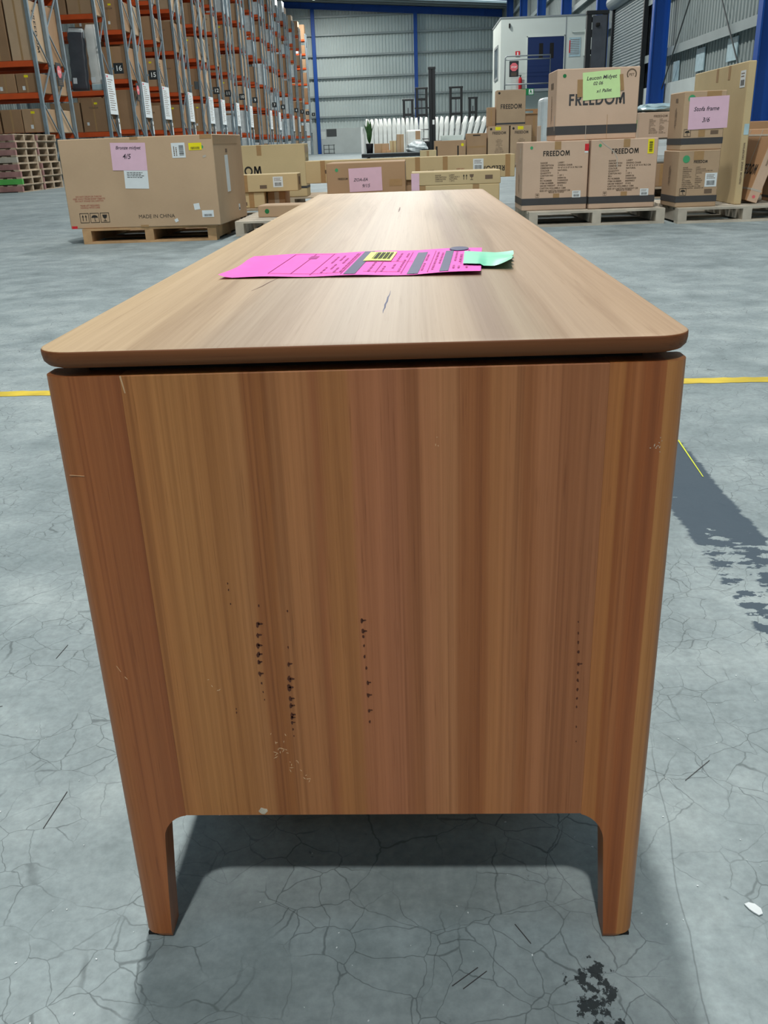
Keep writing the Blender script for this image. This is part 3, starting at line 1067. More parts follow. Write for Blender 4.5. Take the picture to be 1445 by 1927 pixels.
scratches(0.1766, 0.5025, 7, 0.004, 'pale', 2)
scratches(0.1808, 0.5082, 3, 0.002, 'pale', 3)
scratches(-0.1277, 0.2241, 12, 0.007, 'scratch', 4)
scratches(-0.1168, 0.2113, 7, 0.006, 'scratch', 5)
scratches(-0.1083, 0.1965, 5, 0.006, 'scratch', 6)
scratches(-0.130, 0.2430, 5, 0.008, 'scratch', 7)
scratches(-0.1817, 0.2961, 4, 0.006, 'scratch', 8)
scratches(0.0129, 0.5114, 3, 0.004, 'scratch', 9)
m = MB()
ellipse(m, -0.1499, 0.1600, 0.0042, 0.0036, yv, 10, 0.2, rv)
tag(m.build('chip_mark', 'pale', front_panel), 'pale chip on the lower edge')
m = MB()
m.loft([[(-0.2218, y_, 0.5677), (-0.2205, y_, 0.5677), (-0.2188, y_, 0.5545), (-0.2197, y_, 0.5545)] for y_ in (yv, yv - 0.0002)])
m.build('chip_mark', 'scratch', front_panel)
m = MB()
for x0_, z0_, x1_, z1_ in ((-0.2725, .4905, -0.2610, .4895), (-0.262, .3170, -0.259, .3110), (-0.2565, .3060, -0.2545, .3035)):
    m.bar((x0_, yv - 0.0001, z0_), (x1_, yv - 0.0001, z1_), 0.0009, 0.0003)
tag(m.build('scratch_mark', 'scratch', cab), kind='stuff')

# dark resin cracks on the top
def top_line(pts, w, mat='vein', z=0.5880):
    m = MB()
    L, Rr = [], []
    for i, (x, y) in enumerate(pts):
        d = Vector(pts[min(i + 1, len(pts) - 1)]) - Vector(pts[max(i - 1, 0)])
        nrm = Vector((-d.y, d.x)).normalized() * (w / 2 * math.sin(PI * (i + 0.35) / (len(pts) - 0.3)))
        L.append((x + nrm.x, y + nrm.y, z))
        Rr.append((x - nrm.x, y - nrm.y, z))
    m.loft([L, Rr], close=False, caps=False)
    return m.build('resin_crack', mat, top)


top_line([(-0.0290, 0.752), (-0.0292, 0.765), (-0.0282, 0.780), (-0.0284, 0.795), (-0.0272, 0.812), (-0.0270, 0.835), (-0.0258, 0.850), (-0.0255, 0.875)], 0.0017, 'navy_print')
top_line([(-0.166, 0.90), (-0.160, 0.93), (-0.157, 0.955), (-0.151, 0.99)], 0.0016)
top_line([(-0.035, 1.93), (-0.034, 2.0), (-0.034, 2.08)], 0.003, 'vein')

# ------------------------------------------------------------------ paper and tape on the cabinet
TZ = 0.5880


def paper_z(u, v):
    z = 0.0012 + 0.0012 * math.sin(u * 9) ** 2
    z += 0.004 * max(0, (0.06 - u) / 0.06) ** 2 * (1 - v)
    z += 0.003 * max(0, (u - 0.75) / 0.25) * (1 - v) ** 2
    return z


P00, P10, P01, P11 = Vector((-0.2185, 0.992)), Vector((0.0680, 0.963)), Vector((-0.2085, 1.195)), Vector((0.0865, 1.209))


def paper_pt(u, v, off=0.0):
    p = P00 * (1 - u) * (1 - v) + P10 * u * (1 - v) + P01 * (1 - u) * v + P11 * u * v
    if u < 0.08:
        p = p + Vector((0.004 * (0.08 - u) / 0.08 * math.sin(v * 5), 0))
    return (p.x, p.y, TZ + paper_z(u, v) + off)


def paper_patch(m, u0, u1, v0, v1, off, nu=None, nv=None):
    nu = nu or max(1, int((u1 - u0) * 30))
    nv = nv or max(1, int((v1 - v0) * 16))
    m.loft([[paper_pt(u0 + (u1 - u0) * i / nu, v0 + (v1 - v0) * j / nv, off) for i in range(nu + 1)] for j in range(nv + 1)], close=False, caps=False)


paper = empty('paper_sheet', (0, 0, 0), 0, 'bright magenta printed form taped to the top of the sideboard', 'paper')
m = MB()
paper_patch(m, 0, 1, 0, 1, 0, 36, 20)
m.build('sheet', 'magenta', paper, True)
for u, w_, v0, v1 in ((0.505, 0.045, 0.03, 0.97), (0.745, 0.042, 0.02, 0.86), (0.862, 0.034, 0.03, 0.86)):
    m = MB()
    paper_patch(m, u - w_ / 2, u + w_ / 2, v0, v1, 0.0005)
    m.build('printed_bar', 'navy_print', paper)
m = MB()
for u, v0, v1 in ((0.18, .1, .95), (0.27, .1, .95), (0.35, .05, .95), (0.47, .05, .9), (0.60, .08, .5), (0.70, .05, .9), (0.80, .05, .9), (0.92, .3, .7)):
    paper_patch(m, u - 0.0016, u + 0.0016, v0, v1, 0.0005)
for v, u0, u1 in ((0.10, .18, .47), (0.95, .18, .36), (0.5, .55, .72), (0.12, .55, .70)):
    paper_patch(m, u0, u1, v - 0.004, v + 0.004, 0.0005)
tag(m.build('ruled_lines', 'magenta_ink', paper), kind='stuff')
m = MB()
rp = random.Random(4)
for u in (0.385, 0.41, 0.435, 0.46, 0.57, 0.62, 0.655, 0.685, 0.775, 0.815, 0.835, 0.895, 0.915, 0.945):
    v = 0.12
    while v < 0.85:
        l = rp.uniform(0.03, 0.12)
        if rp.random() < 0.75:
            paper_patch(m, u - 0.004, u + 0.004, v, min(v + l, 0.9), 0.0005)
        v += l + 0.03
for u0, v0 in ((0.26, 0.72), (0.955, 0.62)):
    paper_patch(m, u0, u0 + 0.035, v0, v0 + 0.13, 0.0004)
tag(m.build('printed_lines', 'magenta_ink', paper), 'rows of small purple print', kind='stuff')
st = MB()
paper_patch(st, 0.515, 0.63, 0.50, 0.90, 0.0012)
st = st.build('barcode_sticker', 'lime_sticker', paper)
m = MB()
for j in range(12):
    u = 0.545 + j * 0.0063
    paper_patch(m, u, u + (0.0042 if j % 3 else 0.0022), 0.56, 0.86, 0.0018)
tag(m.build('barcode', 'ink', st), kind='stuff')
m = MB()
m.loft([[paper_pt(0.9 + 0.042 * math.cos(a * PI / 10), 0.93 + 0.09 * math.sin(a * PI / 10), zo) for a in range(20)] for zo in (0.0006, 0.0012)])
m.build('oval_sticker', 'navy_print', paper)

m = MB()
T00, T10, T01, T11 = Vector((0.052, 1.020)), Vector((0.104, 0.998)), Vector((0.061, 1.158)), Vector((0.118, 1.118))
rows = []
for j in range(9):
    v = j / 8
    row = []
    for i in range(15):
        u = i / 14
        p = T00 * (1 - u) * (1 - v) + T10 * u * (1 - v) + T01 * (1 - u) * v + T11 * u * v
        z = TZ + 0.0036 + (0.002 if u < 0.4 else 0.0) * (1 - v)
        if u > 0.62:
            z += 0.009 * ((u - 0.62) / 0.38) ** 1.4 * (0.5 + 0.5 * math.sin(v * 5 + 1.0))
        if i == 14:
            p = p + Vector((0.002 * math.sin(v * 22), 0))
        row.append((p.x, p.y, z))
    rows.append(row)
m.loft(rows, close=False, caps=False)
tp = m.build('tape_strip', 'mint_tape', None, True)
tag(tp, 'mint green masking tape holding the corner of the magenta form', 'tape')

# ------------------------------------------------------------------ floor paint and scraps
m = MB()
rl = random.Random(21)
L, Rr = [], []
n = 240
for i in range(n + 1):
    x = -3.6 + 7.4 * i / n
    yc = 2.765 - 0.0255 * x
    hw = 0.031
    L.append((x, yc - hw + rl.uniform(-0.004, 0.004), 0.0012))
    Rr.append((x, yc + hw + rl.uniform(-0.004, 0.004), 0.0012))
m.loft([L, Rr], close=False, caps=False)
tag(m.build('floor_line', 'yellow_paint'), 'worn yellow line painted across the floor behind the sideboard', 'floor line')
m = MB()
m.quad((0.6525, 2.16, 0.0013), (0.6365, 1.895, 0.0013), (0.6385, 1.893, 0.0013), (0.6565, 2.16, 0.0013))
tag(m.build('floor_line', 'yellow_bright'), 'thin bright yellow line beside the dark painted floor patch', 'floor line')
fk = MB()
pts = [(0.3170, 0.6790), (0.3220, 0.6810), (0.3275, 0.6790), (0.3315, 0.6730), (0.3310, 0.6670), (0.3265, 0.6650), (0.3225, 0.6690), (0.3195, 0.6730)]
fk.loft([[(x, y_, z) for x, y_ in pts] for z in (0.001, 0.0022)])
tag(fk.build('plastic_scrap', 'flake'), 'white oval plastic scrap lying on the floor right of the sideboard', 'scrap')
m = MB()
rs = random.Random(31)
for i in range(150):
    x, y_ = rs.uniform(-0.62, 0.55), rs.uniform(0.5, 1.3)
    s = rs.uniform(0.0004, 0.0011)
    a = rs.uniform(0, PI)
    mt = Matrix.Translation((x, y_, 0.0006)) @ Matrix.Rotation(a, 4, 'Z')
    m.box(-s, s, -s * 0.6, s * 0.6, 0, 0.0005, mt)
tag(m.build('floor_grit', 'flake'), 'tiny white grit scattered on the concrete', 'grit', kind='stuff')
m = MB()
for x0_, y0_, x1_, y1_ in ((-0.445, 0.791, -0.440, 0.854), (0.311, 0.867, 0.351, 0.904), (-0.50, 0.70, -0.485, 0.735), (-0.66, 1.02, -0.60, 1.035), (-0.57, 1.16, -0.566, 1.20),
                           (0.02, 0.585, 0.045, 0.605), (0.03, 0.582, 0.053, 0.601), (0.085, 0.655, 0.098, 0.632)):
    m.bar((x0_, y0_, 0.0008), (x1_, y1_, 0.0008), 0.0008, 0.0004)
tag(m.build('skid_marks', 'band'), 'short dark scuff strokes on the concrete', 'scuff', kind='stuff')

# ------------------------------------------------------------------ near pallets and cartons
SPEC_L = 'RANGE\nDESCRIPTION\nDIMENSIONS\nCOLOUR\nQUANTITY\nCARTON NO\nSKU\nPO NUMBER\nITEM NUMBER\nGROSS WEIGHT\nCARTON VOLUME\nSIZE OF CARTON'
SPEC_R = 'LARRY\nDINING CHAIR\nW 47 X D 57 X H 78.5 CM\nNATURAL\n2\n1 OF 1\n24000156\n7100045323\n000098421\n19 KG\n0.21 CBM\n55X60X57 CM'

# big carton on the left
pallet('warm timber pallet under the big carton with stacked red print', -2.88, 7.9, mat='pallet_warm')
c = Carton('large plain brown carton with pink note and made in China print on left pallet', -2.985, 7.93, 0.1265, 1.325, 1.0, 0.715, 'kraft', yaw=-0.055)
W_, H_ = 1.325, 0.715
note(c, 'front', 0.60, 0.565, 0.30, 0.215, 'pink_note', [('Bronze midyet', 0.0, 0.068, 0.036), ('4/5', -0.02, 0.0, 0.055)], rot=-0.03)
c.label('front', 0.64, 0.385, 0.205, 0.145, bars=False, lines=4, rot=-0.04)
c.label('front', 1.03, 0.60, 0.115, 0.115, rot=PI / 2, lines=2)
c.label('front', 1.175, 0.625, 0.11, 0.055, 'yellow_sticker', bars=True, lines=0)
c.dot('front', 1.232, 0.62, 0.012)
c.decal('torn_spot', 'front', 1.245, 0.548, 0.03, 0.016, 'clear_tape', 0.3)
c.text('front', 0.775, 0.085, 'MADE IN CHINA', 0.043, 'ink', 0.0)
for i, kd in enumerate(('arrows', 'umbrella', 'glass')):
    symbol_frame(c, 'front', 0.135 + i * 0.091, 0.088, 0.08, kd)
c.text('front', 0.20, 0.215, 'DO NOT DROP OR THROW\nKEEP AWAY FROM SHARP OBJECTS\nDO NOT STAND ON CARTON\n\nTEAM LIFT REQUIRED\nHANDLE WITH CARE', 0.018, 'red_ink', 0.0006)
c.decal('tape', 'front', 0.66, 0.705, 0.07, 0.018, 'tape')
c.decal('tape', 'front', 0.66, 0.010, 0.07, 0.018, 'tape')
c.decal('tape', 'front', 1.27, 0.698, 0.1, 0.032, 'tape')
c.decal('square_sticker', 'front', 1.135, 0.155, 0.05, 0.05, 'white_paper', 0.12)
c.label('front', 1.225, 0.095, 0.10, 0.055, lines=0)
c.decal('torn_spot', 'front', 0.945, 0.048, 0.03, 0.026, 'white_paper', 0.4)
c.decal('tape', 'right', 0.42, 0.675, 0.82, 0.07, 'tape')
c.decal('packing_slip', 'right', 0.40, 0.40, 0.11, 0.30, 'white_paper', 0.02)
c.decal('qr_print', 'right', 0.42, 0.585, 0.06, 0.03, 'grey_ink')  # plain grey patch standing for a printed QR code
c.label('right', 0.72, 0.1, 0.05, 0.055, lines=0)
c.decal('corner_tag', 'front', 0.035, 0.012, 0.05, 0.022, 'red_sticker')

# thin box and long boxes left of centre
pallet('grey timber pallet left of the sideboard end, carrying the thin carton', -1.6, 8.17, mat='pallet_grey')
c = Carton('thin flat carton with dark green dot lying on grey pallet', -1.455, 8.58, 0.1265, 0.92, 0.34, 0.102, 'kraft', yaw=-0.06)
c.dot('front', 0.085, 0.052, 0.021, 'dkgreen_dot')
c.decal('tape', 'left', 0.17, 0.05, 0.06, 0.09, 'tape')
pallet('timber pallet beneath the long carton with square white label', -2.70, 9.85, mat='pallet')
c = Carton('small yellowish carton beneath the long carton with white label', -2.25, 9.98, 0.1265, 0.64, 0.5, 0.160, 'kraft_yellow')
c.decal('tape', 'front', 0.50, 0.08, 0.055, 0.158, 'tape')
c.decal('tape', 'front', 0.32, 0.08, 0.055, 0.158, 'tape')
c.decal('qr_print', 'front', 0.41, 0.045, 0.08, 0.035, 'grey_ink')
c = Carton('brown square carton standing right of the small yellowish carton', -1.595, 10.1, 0.1265, 0.19, 0.4, 0.155, 'kraft_dark')
c.decal('tape', 'front', 0.10, 0.077, 0.05, 0.15, 'clear_tape')
c = Carton('long yellowish carton with square white label resting on small cartons', -2.60, 9.96, 0.2880, 1.36, 0.30, 0.175, 'kraft_yellow')
c.label('front', 1.15, 0.095, 0.105, 0.105, lines=3)
c.decal('qr_print', 'front', 0.99, 0.05, 0.075, 0.035, 'grey_ink')
c.decal('tape', 'front', 0.80, 0.0875, 0.05, 0.17, 'tape')
c.decal('end_print', 'right', 0.15, 0.10, 0.1, 0.08, 'grey_ink')
pallet('timber pallet beneath the carton lettered in heavy capitals behind', -2.15, 11.85, mat='pallet')
c = Carton('big yellowish carton with heavy black lettering behind the long labelled carton', -2.62, 12.0, 0.1265, 1.24, 0.40, 0.63, 'kraft_yellow')
c.text('front', 0.375, 0.325, 'FREEDOM', 1.0, 'ink', 0.012, fit=(0.60, 0.112))
c.decal('tape', 'front', 0.66, 0.565, 0.06, 0.12, 'tape')
c.decal('tape', 'right', 0.2, 0.56, 0.4, 0.07, 'tape')
c.decal('end_print', 'right', 0.2, 0.44, 0.09, 0.05, 'grey_ink')
c.band(0.10, 0.13)

# centre group behind the far end of the sideboard
pallet('timber pallet under the carton with the central pink note', -1.5, 9.46, mat='pallet_warm')
c = Carton('brown carton with large pink note at far end of sideboard', -0.895, 9.58, 0.1265, 0.80, 0.82, 0.425, 'kraft_dark')
note(c, 'front', 0.395, 0.262, 0.335, 0.225, 'pink_note', [('ZOA-EA', -0.05, 0.0, 0.04), ('9/15', 0.0, -0.06, 0.045)], rot=0.02)
c.dot('front', 0.105, 0.36, 0.017, 'green_dot')
c.text('front', 0.165, 0.275, 'FREEDOM', 1.0, 'ink', 0.012, fit=(0.10, 0.02))
c.decal('tape', 'front', 0.70, 0.225, 0.13, 0.065, 'tape')
c.decal('packing_slip', 'right', 0.2, 0.33, 0.09, 0.16, 'white_paper')
pallet('grey timber pallet under the two flat yellowish cartons', -0.28, 8.78, mat='pallet_grey')
c = Carton('lower of two flat yellowish cartons behind the sideboard', -0.03, 8.82, 0.1265, 0.82, 0.42, 0.215, 'kraft_yellow')
c.decal('tape', 'front', 0.10, 0.108, 0.06, 0.212, 'tape')
c.decal('tape', 'front', 0.60, 0.108, 0.06, 0.212, 'tape')
c = Carton('upper of two flat yellowish cartons with arrow and glass marks', -0.03, 8.82, 0.3418, 0.83, 0.42, 0.118, 'kraft_yellow')
c.text('front', 0.22, 0.06, 'RANGE\nDESCRIPTION\nDIMENSIONS\nCOLOUR', 0.017, 'grey_ink', 0.0005, align='LEFT')
c.text('front', 0.35, 0.06, 'LARRY\nTABLE BOX 1\nNATURAL\n1 OF 2', 0.017, 'grey_ink', 0.0005, align='LEFT')
symbol_frame(c, 'front', 0.50, 0.065, 0.075, 'arrows', framed=False)
symbol_frame(c, 'front', 0.56, 0.065, 0.075, 'glass', framed=False, mat='grey_ink')
c.decal('qr_print', 'front', 0.72, 0.06, 0.07, 0.035, 'grey_ink')
c.decal('pink_slip', 'front', 0.035, 0.035, 0.075, 0.15, 'pink_note', 0.0, 0.003)
pallet('timber pallet hidden behind the flat yellowish cartons', -0.28, 10.66, mat='pallet')
c = Carton('low brown carton propping up the long upside-down carton', -0.1, 10.72, 0.1265, 0.95, 0.5, 0.20, 'kraft_dark')
c.decal('tape', 'front', 0.4, 0.1, 0.06, 0.198, 'tape')
c = Carton('very long yellowish carton lettered upside down at its right end', -1.235, 10.68, 0.3275, 2.36, 0.34, 0.238, 'kraft_yellow', yaw=0.0)
c.text('front', 2.13, 0.095, 'FREEDOM', 1.0, 'ink', 0.012, fit=(0.30, 0.055), rot=PI)
c.label('front', 1.95, 0.14, 0.115, 0.12, lines=3)
for u in (0.20, 1.27, 1.58, 2.28):
    c.decal('tape', 'front', u, 0.119, 0.055, 0.235, 'tape')
c.decal('qr_print', 'front', 0.26, 0.12, 0.075, 0.04, 'grey_ink')
c.text('front', 1.42, 0.07, 'RANGE\nDESCRIPTION\nCOLOUR', 0.02, 'grey_ink', 0.0005)
c.text('front', 1.75, 0.10, 'KEEP DRY', 0.02, 'red_ink', 0.0005)

# branded chair cartons on the right
pallet('pale grey timber pallet under the three branded cartons on the right', 0.985, 8.1, mat='pallet_grey')


def chair_carton(label, x, y, extra):
    c = Carton(label, x, y, 0.1265, 0.567, 0.55, 0.562, 'kraft_pink')
    c.band(0.045, 0.102)
    c.text('front', 0.29, 0.465, 'FREEDOM', 1.0, 'ink', 0.012, fit=(0.228, 0.042))
    c.text('front', 0.155, 0.275, SPEC_L, 0.0185, 'grey_ink', 0.0007, align='LEFT', line=1.12)
    c.text('front', 0.305, 0.275, SPEC_R, 0.0185, 'grey_ink', 0.0007, align='LEFT', line=1.12)
    c.text('front', 0.30, 0.148, 'MADE IN CHINA', 0.018, 'grey_ink', 0.0007)
    symbol_frame(c, 'front', 0.135, 0.125, 0.032, 'umbrella', 'grey_ink')
    c.label('front', 0.475, 0.128, 0.072, 0.056, lines=2)
    c.decal('tape', 'front', 0.30, 0.527, 0.055, 0.065, 'tape')
    c.decal('tape', 'front', 0.30, 0.12, 0.055, 0.035, 'tape')
    c.decal('clear_tape', 'left', 0.38, 0.46, 0.02, 0.11, 'clear_tape')
    c.text('left', 0.30, 0.22, 'GROSS WEIGHT\nCARTON VOLUME\nPO NUMBER', 0.02, 'grey_ink', 0.0007, rot=PI / 2)
    c.dot('front', 0.075, 0.515, 0.013, 'green_dot')
    extra(c)
    return c


def ex_l(c):
    c.decal('red_tag', 'front', 0.548, 0.505, 0.034, 0.055, 'red_sticker')
    c.decal('red_tag_foot', 'front', 0.545, 0.468, 0.03, 0.014, 'white_paper')


def ex_r(c):
    c.label('front', 0.505, 0.495, 0.052, 0.115, 'yellow_sticker', rot=0.0, bars=False, lines=0)
    m_ = MB()
    for i in range(9):
        m_.box(-0.014, 0.014, -0.042 + i * 0.0095, -0.042 + i * 0.0095 + (0.006 if i % 2 else 0.004), 0, 0.0006)
    tag(c.print_mesh('front', 0.505, 0.495, m_, 'ink', 'barcode', off=0.0026), kind='stuff')
    # torn film edge running down the face
    m_ = MB()
    pts = [(0.07, 0.56), (0.11, 0.525), (0.16, 0.49), (0.20, 0.455), (0.225, 0.41), (0.228, 0.34)]
    for p, q in zip(pts, pts[1:]):
        m_.bar((p[0], p[1], 0.0005), (q[0], q[1], 0.0005), 0.007, 0.001)
    tag(c.print_mesh('front', 0, 0, m_, 'clear_tape', 'film_edge'), kind='stuff')


chair_carton('lower left branded carton with small red tag on right pallet', 0.938, 8.28, ex_l)
chair_carton('lower right branded carton with yellow barcode sticker on right pallet', 1.517, 8.24, ex_r)
c = Carton('large branded carton with lime handwritten note, top of the stack', 1.222, 8.36, 0.690, 0.695, 0.50, 0.558, 'kraft_pink', yaw=0.01)
c.band(0.045, 0.115)
c.text('front', 0.345, 0.318, 'FREEDOM', 1.0, 'band', 0.012, fit=(0.475, 0.090))
note(c, 'front', 0.375, 0.425, 0.315, 0.215, 'lime_note', [('Leucon Midyet', 0.0, 0.058, 0.042), ('02 06', -0.03, 0.015, 0.036), ('x1 Pallet', 0.02, -0.045, 0.036)], rot=0.055, off=0.0035)
c.decal('brown_tape', 'front', 0.195, 0.405, 0.045, 0.135, 'tape', 0.02, 0.004)
c.decal('brown_tape', 'front', 0.545, 0.44, 0.030, 0.125, 'tape', 0.12, 0.0045)
c.dot('front', 0.062, 0.505, 0.015, 'dkgreen_dot')
m = MB()
for i in range(22):
    a = -0.55 + i * (PI + 1.1) / 21
    m.box(-0.004, 0.004, 0.032, 0.042, 0, 0.0006, Matrix.Rotation(a - PI / 2, 4, 'Z'))
tag(c.print_mesh('front', 0.625, 0.50, m, 'grey_ink', 'round_mark'), kind='stuff')
c.text('front', 0.625, 0.495, 'PET', 0.028, 'grey_ink', 0.0005)
c.text('left', 0.25, 0.25, 'FREEDOM RANGE\nDESCRIPTION', 0.028, 'grey_ink', 0.0008, rot=PI / 2)
c.decal('qr_print', 'left', 0.25, 0.44, 0.14, 0.045, 'grey_ink')
c.decal('clear_tape', 'left', 0.43, 0.14, 0.02, 0.12, 'clear_tape')
c.decal('film_seam', 'front', 0.26, 0.06, 0.004, 0.12, 'clear_tape')
c.decal('film_seam', 'front', 0.44, 0.10, 0.003, 0.19, 'tape')

pallet('pale grey timber pallet at the right edge with tall flat carton', 2.235, 8.0, mat='pallet_grey')
c = Carton('lower of two narrow cartons with green dot at right edge', 2.228, 8.09, 0.1265, 0.348, 0.43, 0.452, 'kraft', yaw=0.04)
c.band(0.040, 0.092)
c.text('front', 0.185, 0.362, 'FREEDOM', 1.0, 'ink', 0.012, fit=(0.115, 0.022))
c.dot('front', 0.062, 0.385, 0.030, 'green_dot')
c.text('front', 0.04, 0.235, SPEC_L, 0.0125, 'grey_ink', 0.0004, align='LEFT', line=1.2)
c.text('front', 0.15, 0.235, SPEC_R, 0.0125, 'grey_ink', 0.0004, align='LEFT', line=1.2)
c.label('front', 0.285, 0.215, 0.10, 0.11, lines=3)
symbol_frame(c, 'front', 0.055, 0.125, 0.058, 'umbrella', 'ink')
c.decal('qr_print', 'front', 0.27, 0.125, 0.065, 0.035, 'grey_ink')
c.decal('tape', 'front', 0.165, 0.41, 0.085, 0.07, 'tape')
c.text('left', 0.21, 0.25, 'GROSS WEIGHT\nCARTON VOLUME\nPO NUMBER', 0.02, 'grey_ink', 0.0007, rot=PI / 2)
c = Carton('upper of two narrow cartons with pink handwritten note', 2.240, 8.12, 0.5795, 0.345, 0.42, 0.452, 'kraft', yaw=0.02)
c.band(0.045, 0.095)
c.dot('front', 0.06, 0.395, 0.030, 'green_dot')
note(c, 'front', 0.205, 0.285, 0.325, 0.245, 'pink_note', [('Stofa frame', -0.02, 0.03, 0.045), ('3/6', -0.02, -0.055, 0.05)], rot=0.02, off=0.004)
symbol_frame(c, 'front', 0.045, 0.135, 0.058, 'umbrella', 'ink')
c.decal('qr_print', 'front', 0.27, 0.135, 0.065, 0.03, 'grey_ink')
c.decal('tape', 'front', 0.165, 0.13, 0.055, 0.055, 'tape')
c.decal('tape', 'front', 0.24, 0.425, 0.12, 0.045, 'tape')
c.text('left', 0.21, 0.25, 'GROSS WEIGHT\nCARTON VOLUME\nPO NUMBER', 0.02, 'grey_ink', 0.0007, rot=PI / 2)
c.decal('qr_print', 'left', 0.21, 0.39, 0.06, 0.03, 'grey_ink')
c = Carton('tall flat carton standing on edge behind the narrow cartons', 2.762, 8.2, 0.1265, 0.062, 1.60, 1.12, 'kraft_yellow', yaw=-0.015)
c.decal('blue_label', 'front', 0.036, 0.60, 0.04, 0.085, 'blue_plastic')
c.text('front', 0.034, 0.33, 'FREEDOM  RANGE  DESCRIPTION', 0.022, 'grey_ink', 0.0006, rot=PI / 2)
c.label('left', 1.48, 0.99, 0.13, 0.13, lines=2)
for u in (0.75, 1.10):
    c.decal('tape', 'left', u, 1.06, 0.06, 0.11, 'tape')
c = Carton('thin brown carton with white straps leaning beside the tall flat carton', 2.87, 8.24, 0.1265, 0.092, 0.78, 0.60, 'kraft_brown')
c.r.rotation_euler = (0, math.radians(17), 0)
c.r.location = (2.925, 8.63, 0.1405)
for b_ in (c.body,):
    b_.data.materials[0] = M['kraft_brown']
c.decal('end_face', 'front', 0.046, 0.30, 0.088, 0.594, 'kraft_pink', 0, 0.0008)
for v in (0.10, 0.545):
    m = MB().box(-0.048, 0.048, -0.392, 0.392, v - 0.008, v + 0.008)
    m.build('strap', 'clear_tape', c.r)
for u in (0.20, 0.50):
    c.decal('strap', 'left', u, 0.3, 0.014, 0.59, 'clear_tape')
c.text('left', 0.52, 0.26, 'FREEDOM', 1.0, 'ink', 0.012, fit=(0.42, 0.085), rot=0.0)
c.text('front', 0.046, 0.40, 'FREEDOM 7100045323', 0.02, 'grey_ink', 0.0006, rot=PI / 2, off=0.002)
c.dot('front', 0.046, 0.045, 0.014, 'stop_red')
c = Carton('brown carton at the far right edge of the right pallet', 3.16, 8.26, 0.1265, 0.24, 0.4, 0.30, 'kraft_brown')
c.band(0.03, 0.05)
c.decal('tape', 'front', 0.12, 0.2, 0.05, 0.19, 'clear_tape')
pallet('timber pallet behind the right edge pallet', 3.1, 9.35, mat='pallet')
c = Carton('orange-brown carton behind the leaning strapped carton', 3.22, 9.4, 0.1265, 0.8, 0.5, 0.67, 'kraft_brown')
c.decal('tape', 'front', 0.25, 0.6, 0.05, 0.13, 'tape')

# pile behind the branded stack
pallet('timber pallet beneath the pinkish carton and plastic bundle', 2.5, 11.3, mat='pallet')
c = Carton('dark brown carton at the bottom of the far pile right of branded stack', 2.58, 11.5, 0.1265, 0.85, 0.7, 0.26, 'kraft_dark')
c.decal('tape', 'front', 0.4, 0.13, 0.06, 0.25, 'tape')
r = empty('wrapped_bundle', (3.0, 11.85, 0.3868), 0, 'flat white plastic wrapped bundle under the pinkish carton', 'bundle')
block('plastic_wrap', r, 'plastic', (0, 0, 0.14), (0.86, 0.7, 0.28), 0.05, seg=3)
block('paper_band', r, 'white_paper', (0, -0.351, 0.14), (0.2, 0.004, 0.1))
c = Carton('pinkish carton under blue-white plastic, right of the branded stack', 2.66, 11.5, 0.668, 0.62, 0.6, 0.285, 'kraft_pink')
c.text('front', 0.25, 0.24, 'FREEDOM', 1.0, 'grey_ink', 0, fit=(0.16, 0.025))
c.text('front', 0.12, 0.13, SPEC_L, 0.0125, 'grey_ink', 0.0004, align='LEFT', line=1.1)
c.text('front', 0.24, 0.13, SPEC_R, 0.0125, 'grey_ink', 0.0004, align='LEFT', line=1.1)
c.decal('green_tag', 'left', 0.45, 0.16, 0.12, 0.10, 'pallet_green')


def crumple(name, label, cat, loc, size, mat, seed, n=3, amp=0.18, parent=None):
    bm = bmesh.new()
    bmesh.ops.create_icosphere(bm, subdivisions=n, radius=0.5)
    rr = random.Random(seed)
    ph = [rr.uniform(0, 6) for _ in range(6)]
    for v in bm.verts:
        p = v.co
        q = 1 + amp * (math.sin(p.x * 9 + ph[0]) * math.sin(p.y * 8 + ph[1]) + 0.7 * math.sin(p.z * 13 + ph[2] + p.x * 6) + 0.5 * rr.uniform(-1, 1))
        v.co = Vector((p.x * q * size[0], p.y * q * size[1], max(-0.42, p.z * q) * size[2]))
    zmin = min(v.co.z for v in bm.verts)
    for v in bm.verts:
        v.co.z -= zmin
    me = bpy.data.meshes.new(name)
    bm.to_mesh(me)
    bm.free()
    me.materials.append(M[mat])
    o = bpy.data.objects.new(name, me)
    link(o, parent)
    o.location = loc
    if label:
        tag(o, label, cat)
    return o


crumple('plastic_bag', 'blue-white plastic bag lying on the pinkish carton', 'bag', (2.93, 11.78, 0.954), (0.55, 0.5, 0.11), 'blue_plastic', 5, 3, 0.12)

# ------------------------------------------------------------------ mid distance cartons
pallet('timber pallet under the pair of small branded cartons far behind', 2.0, 25.95, mat='pallet', deck=5)
for i, (x, lb) in enumerate(((2.0, 'left of two small branded cartons with yellow stickers far behind'), (2.60, 'right of two small branded cartons with yellow stickers far behind'))):
    c = Carton(lb, x, 26.0, 0.1265, 0.565, 0.6, 0.92, 'kraft')
    c.text('front', 0.30, 0.75, 'FREEDOM', 1.0, 'ink', 0.012, fit=(0.36, 0.07))
    c.decal('yellow_sticker', 'front', 0.27, 0.86, 0.15, 0.08, 'yellow_sticker')
    c.dot('front', 0.08, 0.85, 0.03, 'ink')
    c.text('front', 0.30, 0.42, SPEC_L, 0.03, 'grey_ink', 0.0004)
c = Carton('single branded carton standing on the pair of small branded cartons', 2.22, 26.02, 1.0475, 0.77, 0.56, 0.87, 'kraft')
c.text('front', 0.39, 0.47, 'FREEDOM', 1.0, 'ink', 0.012, fit=(0.56, 0.115))
c.dot('front', 0.07, 0.80, 0.03, 'ink')
c.band(0.03, 0.075)
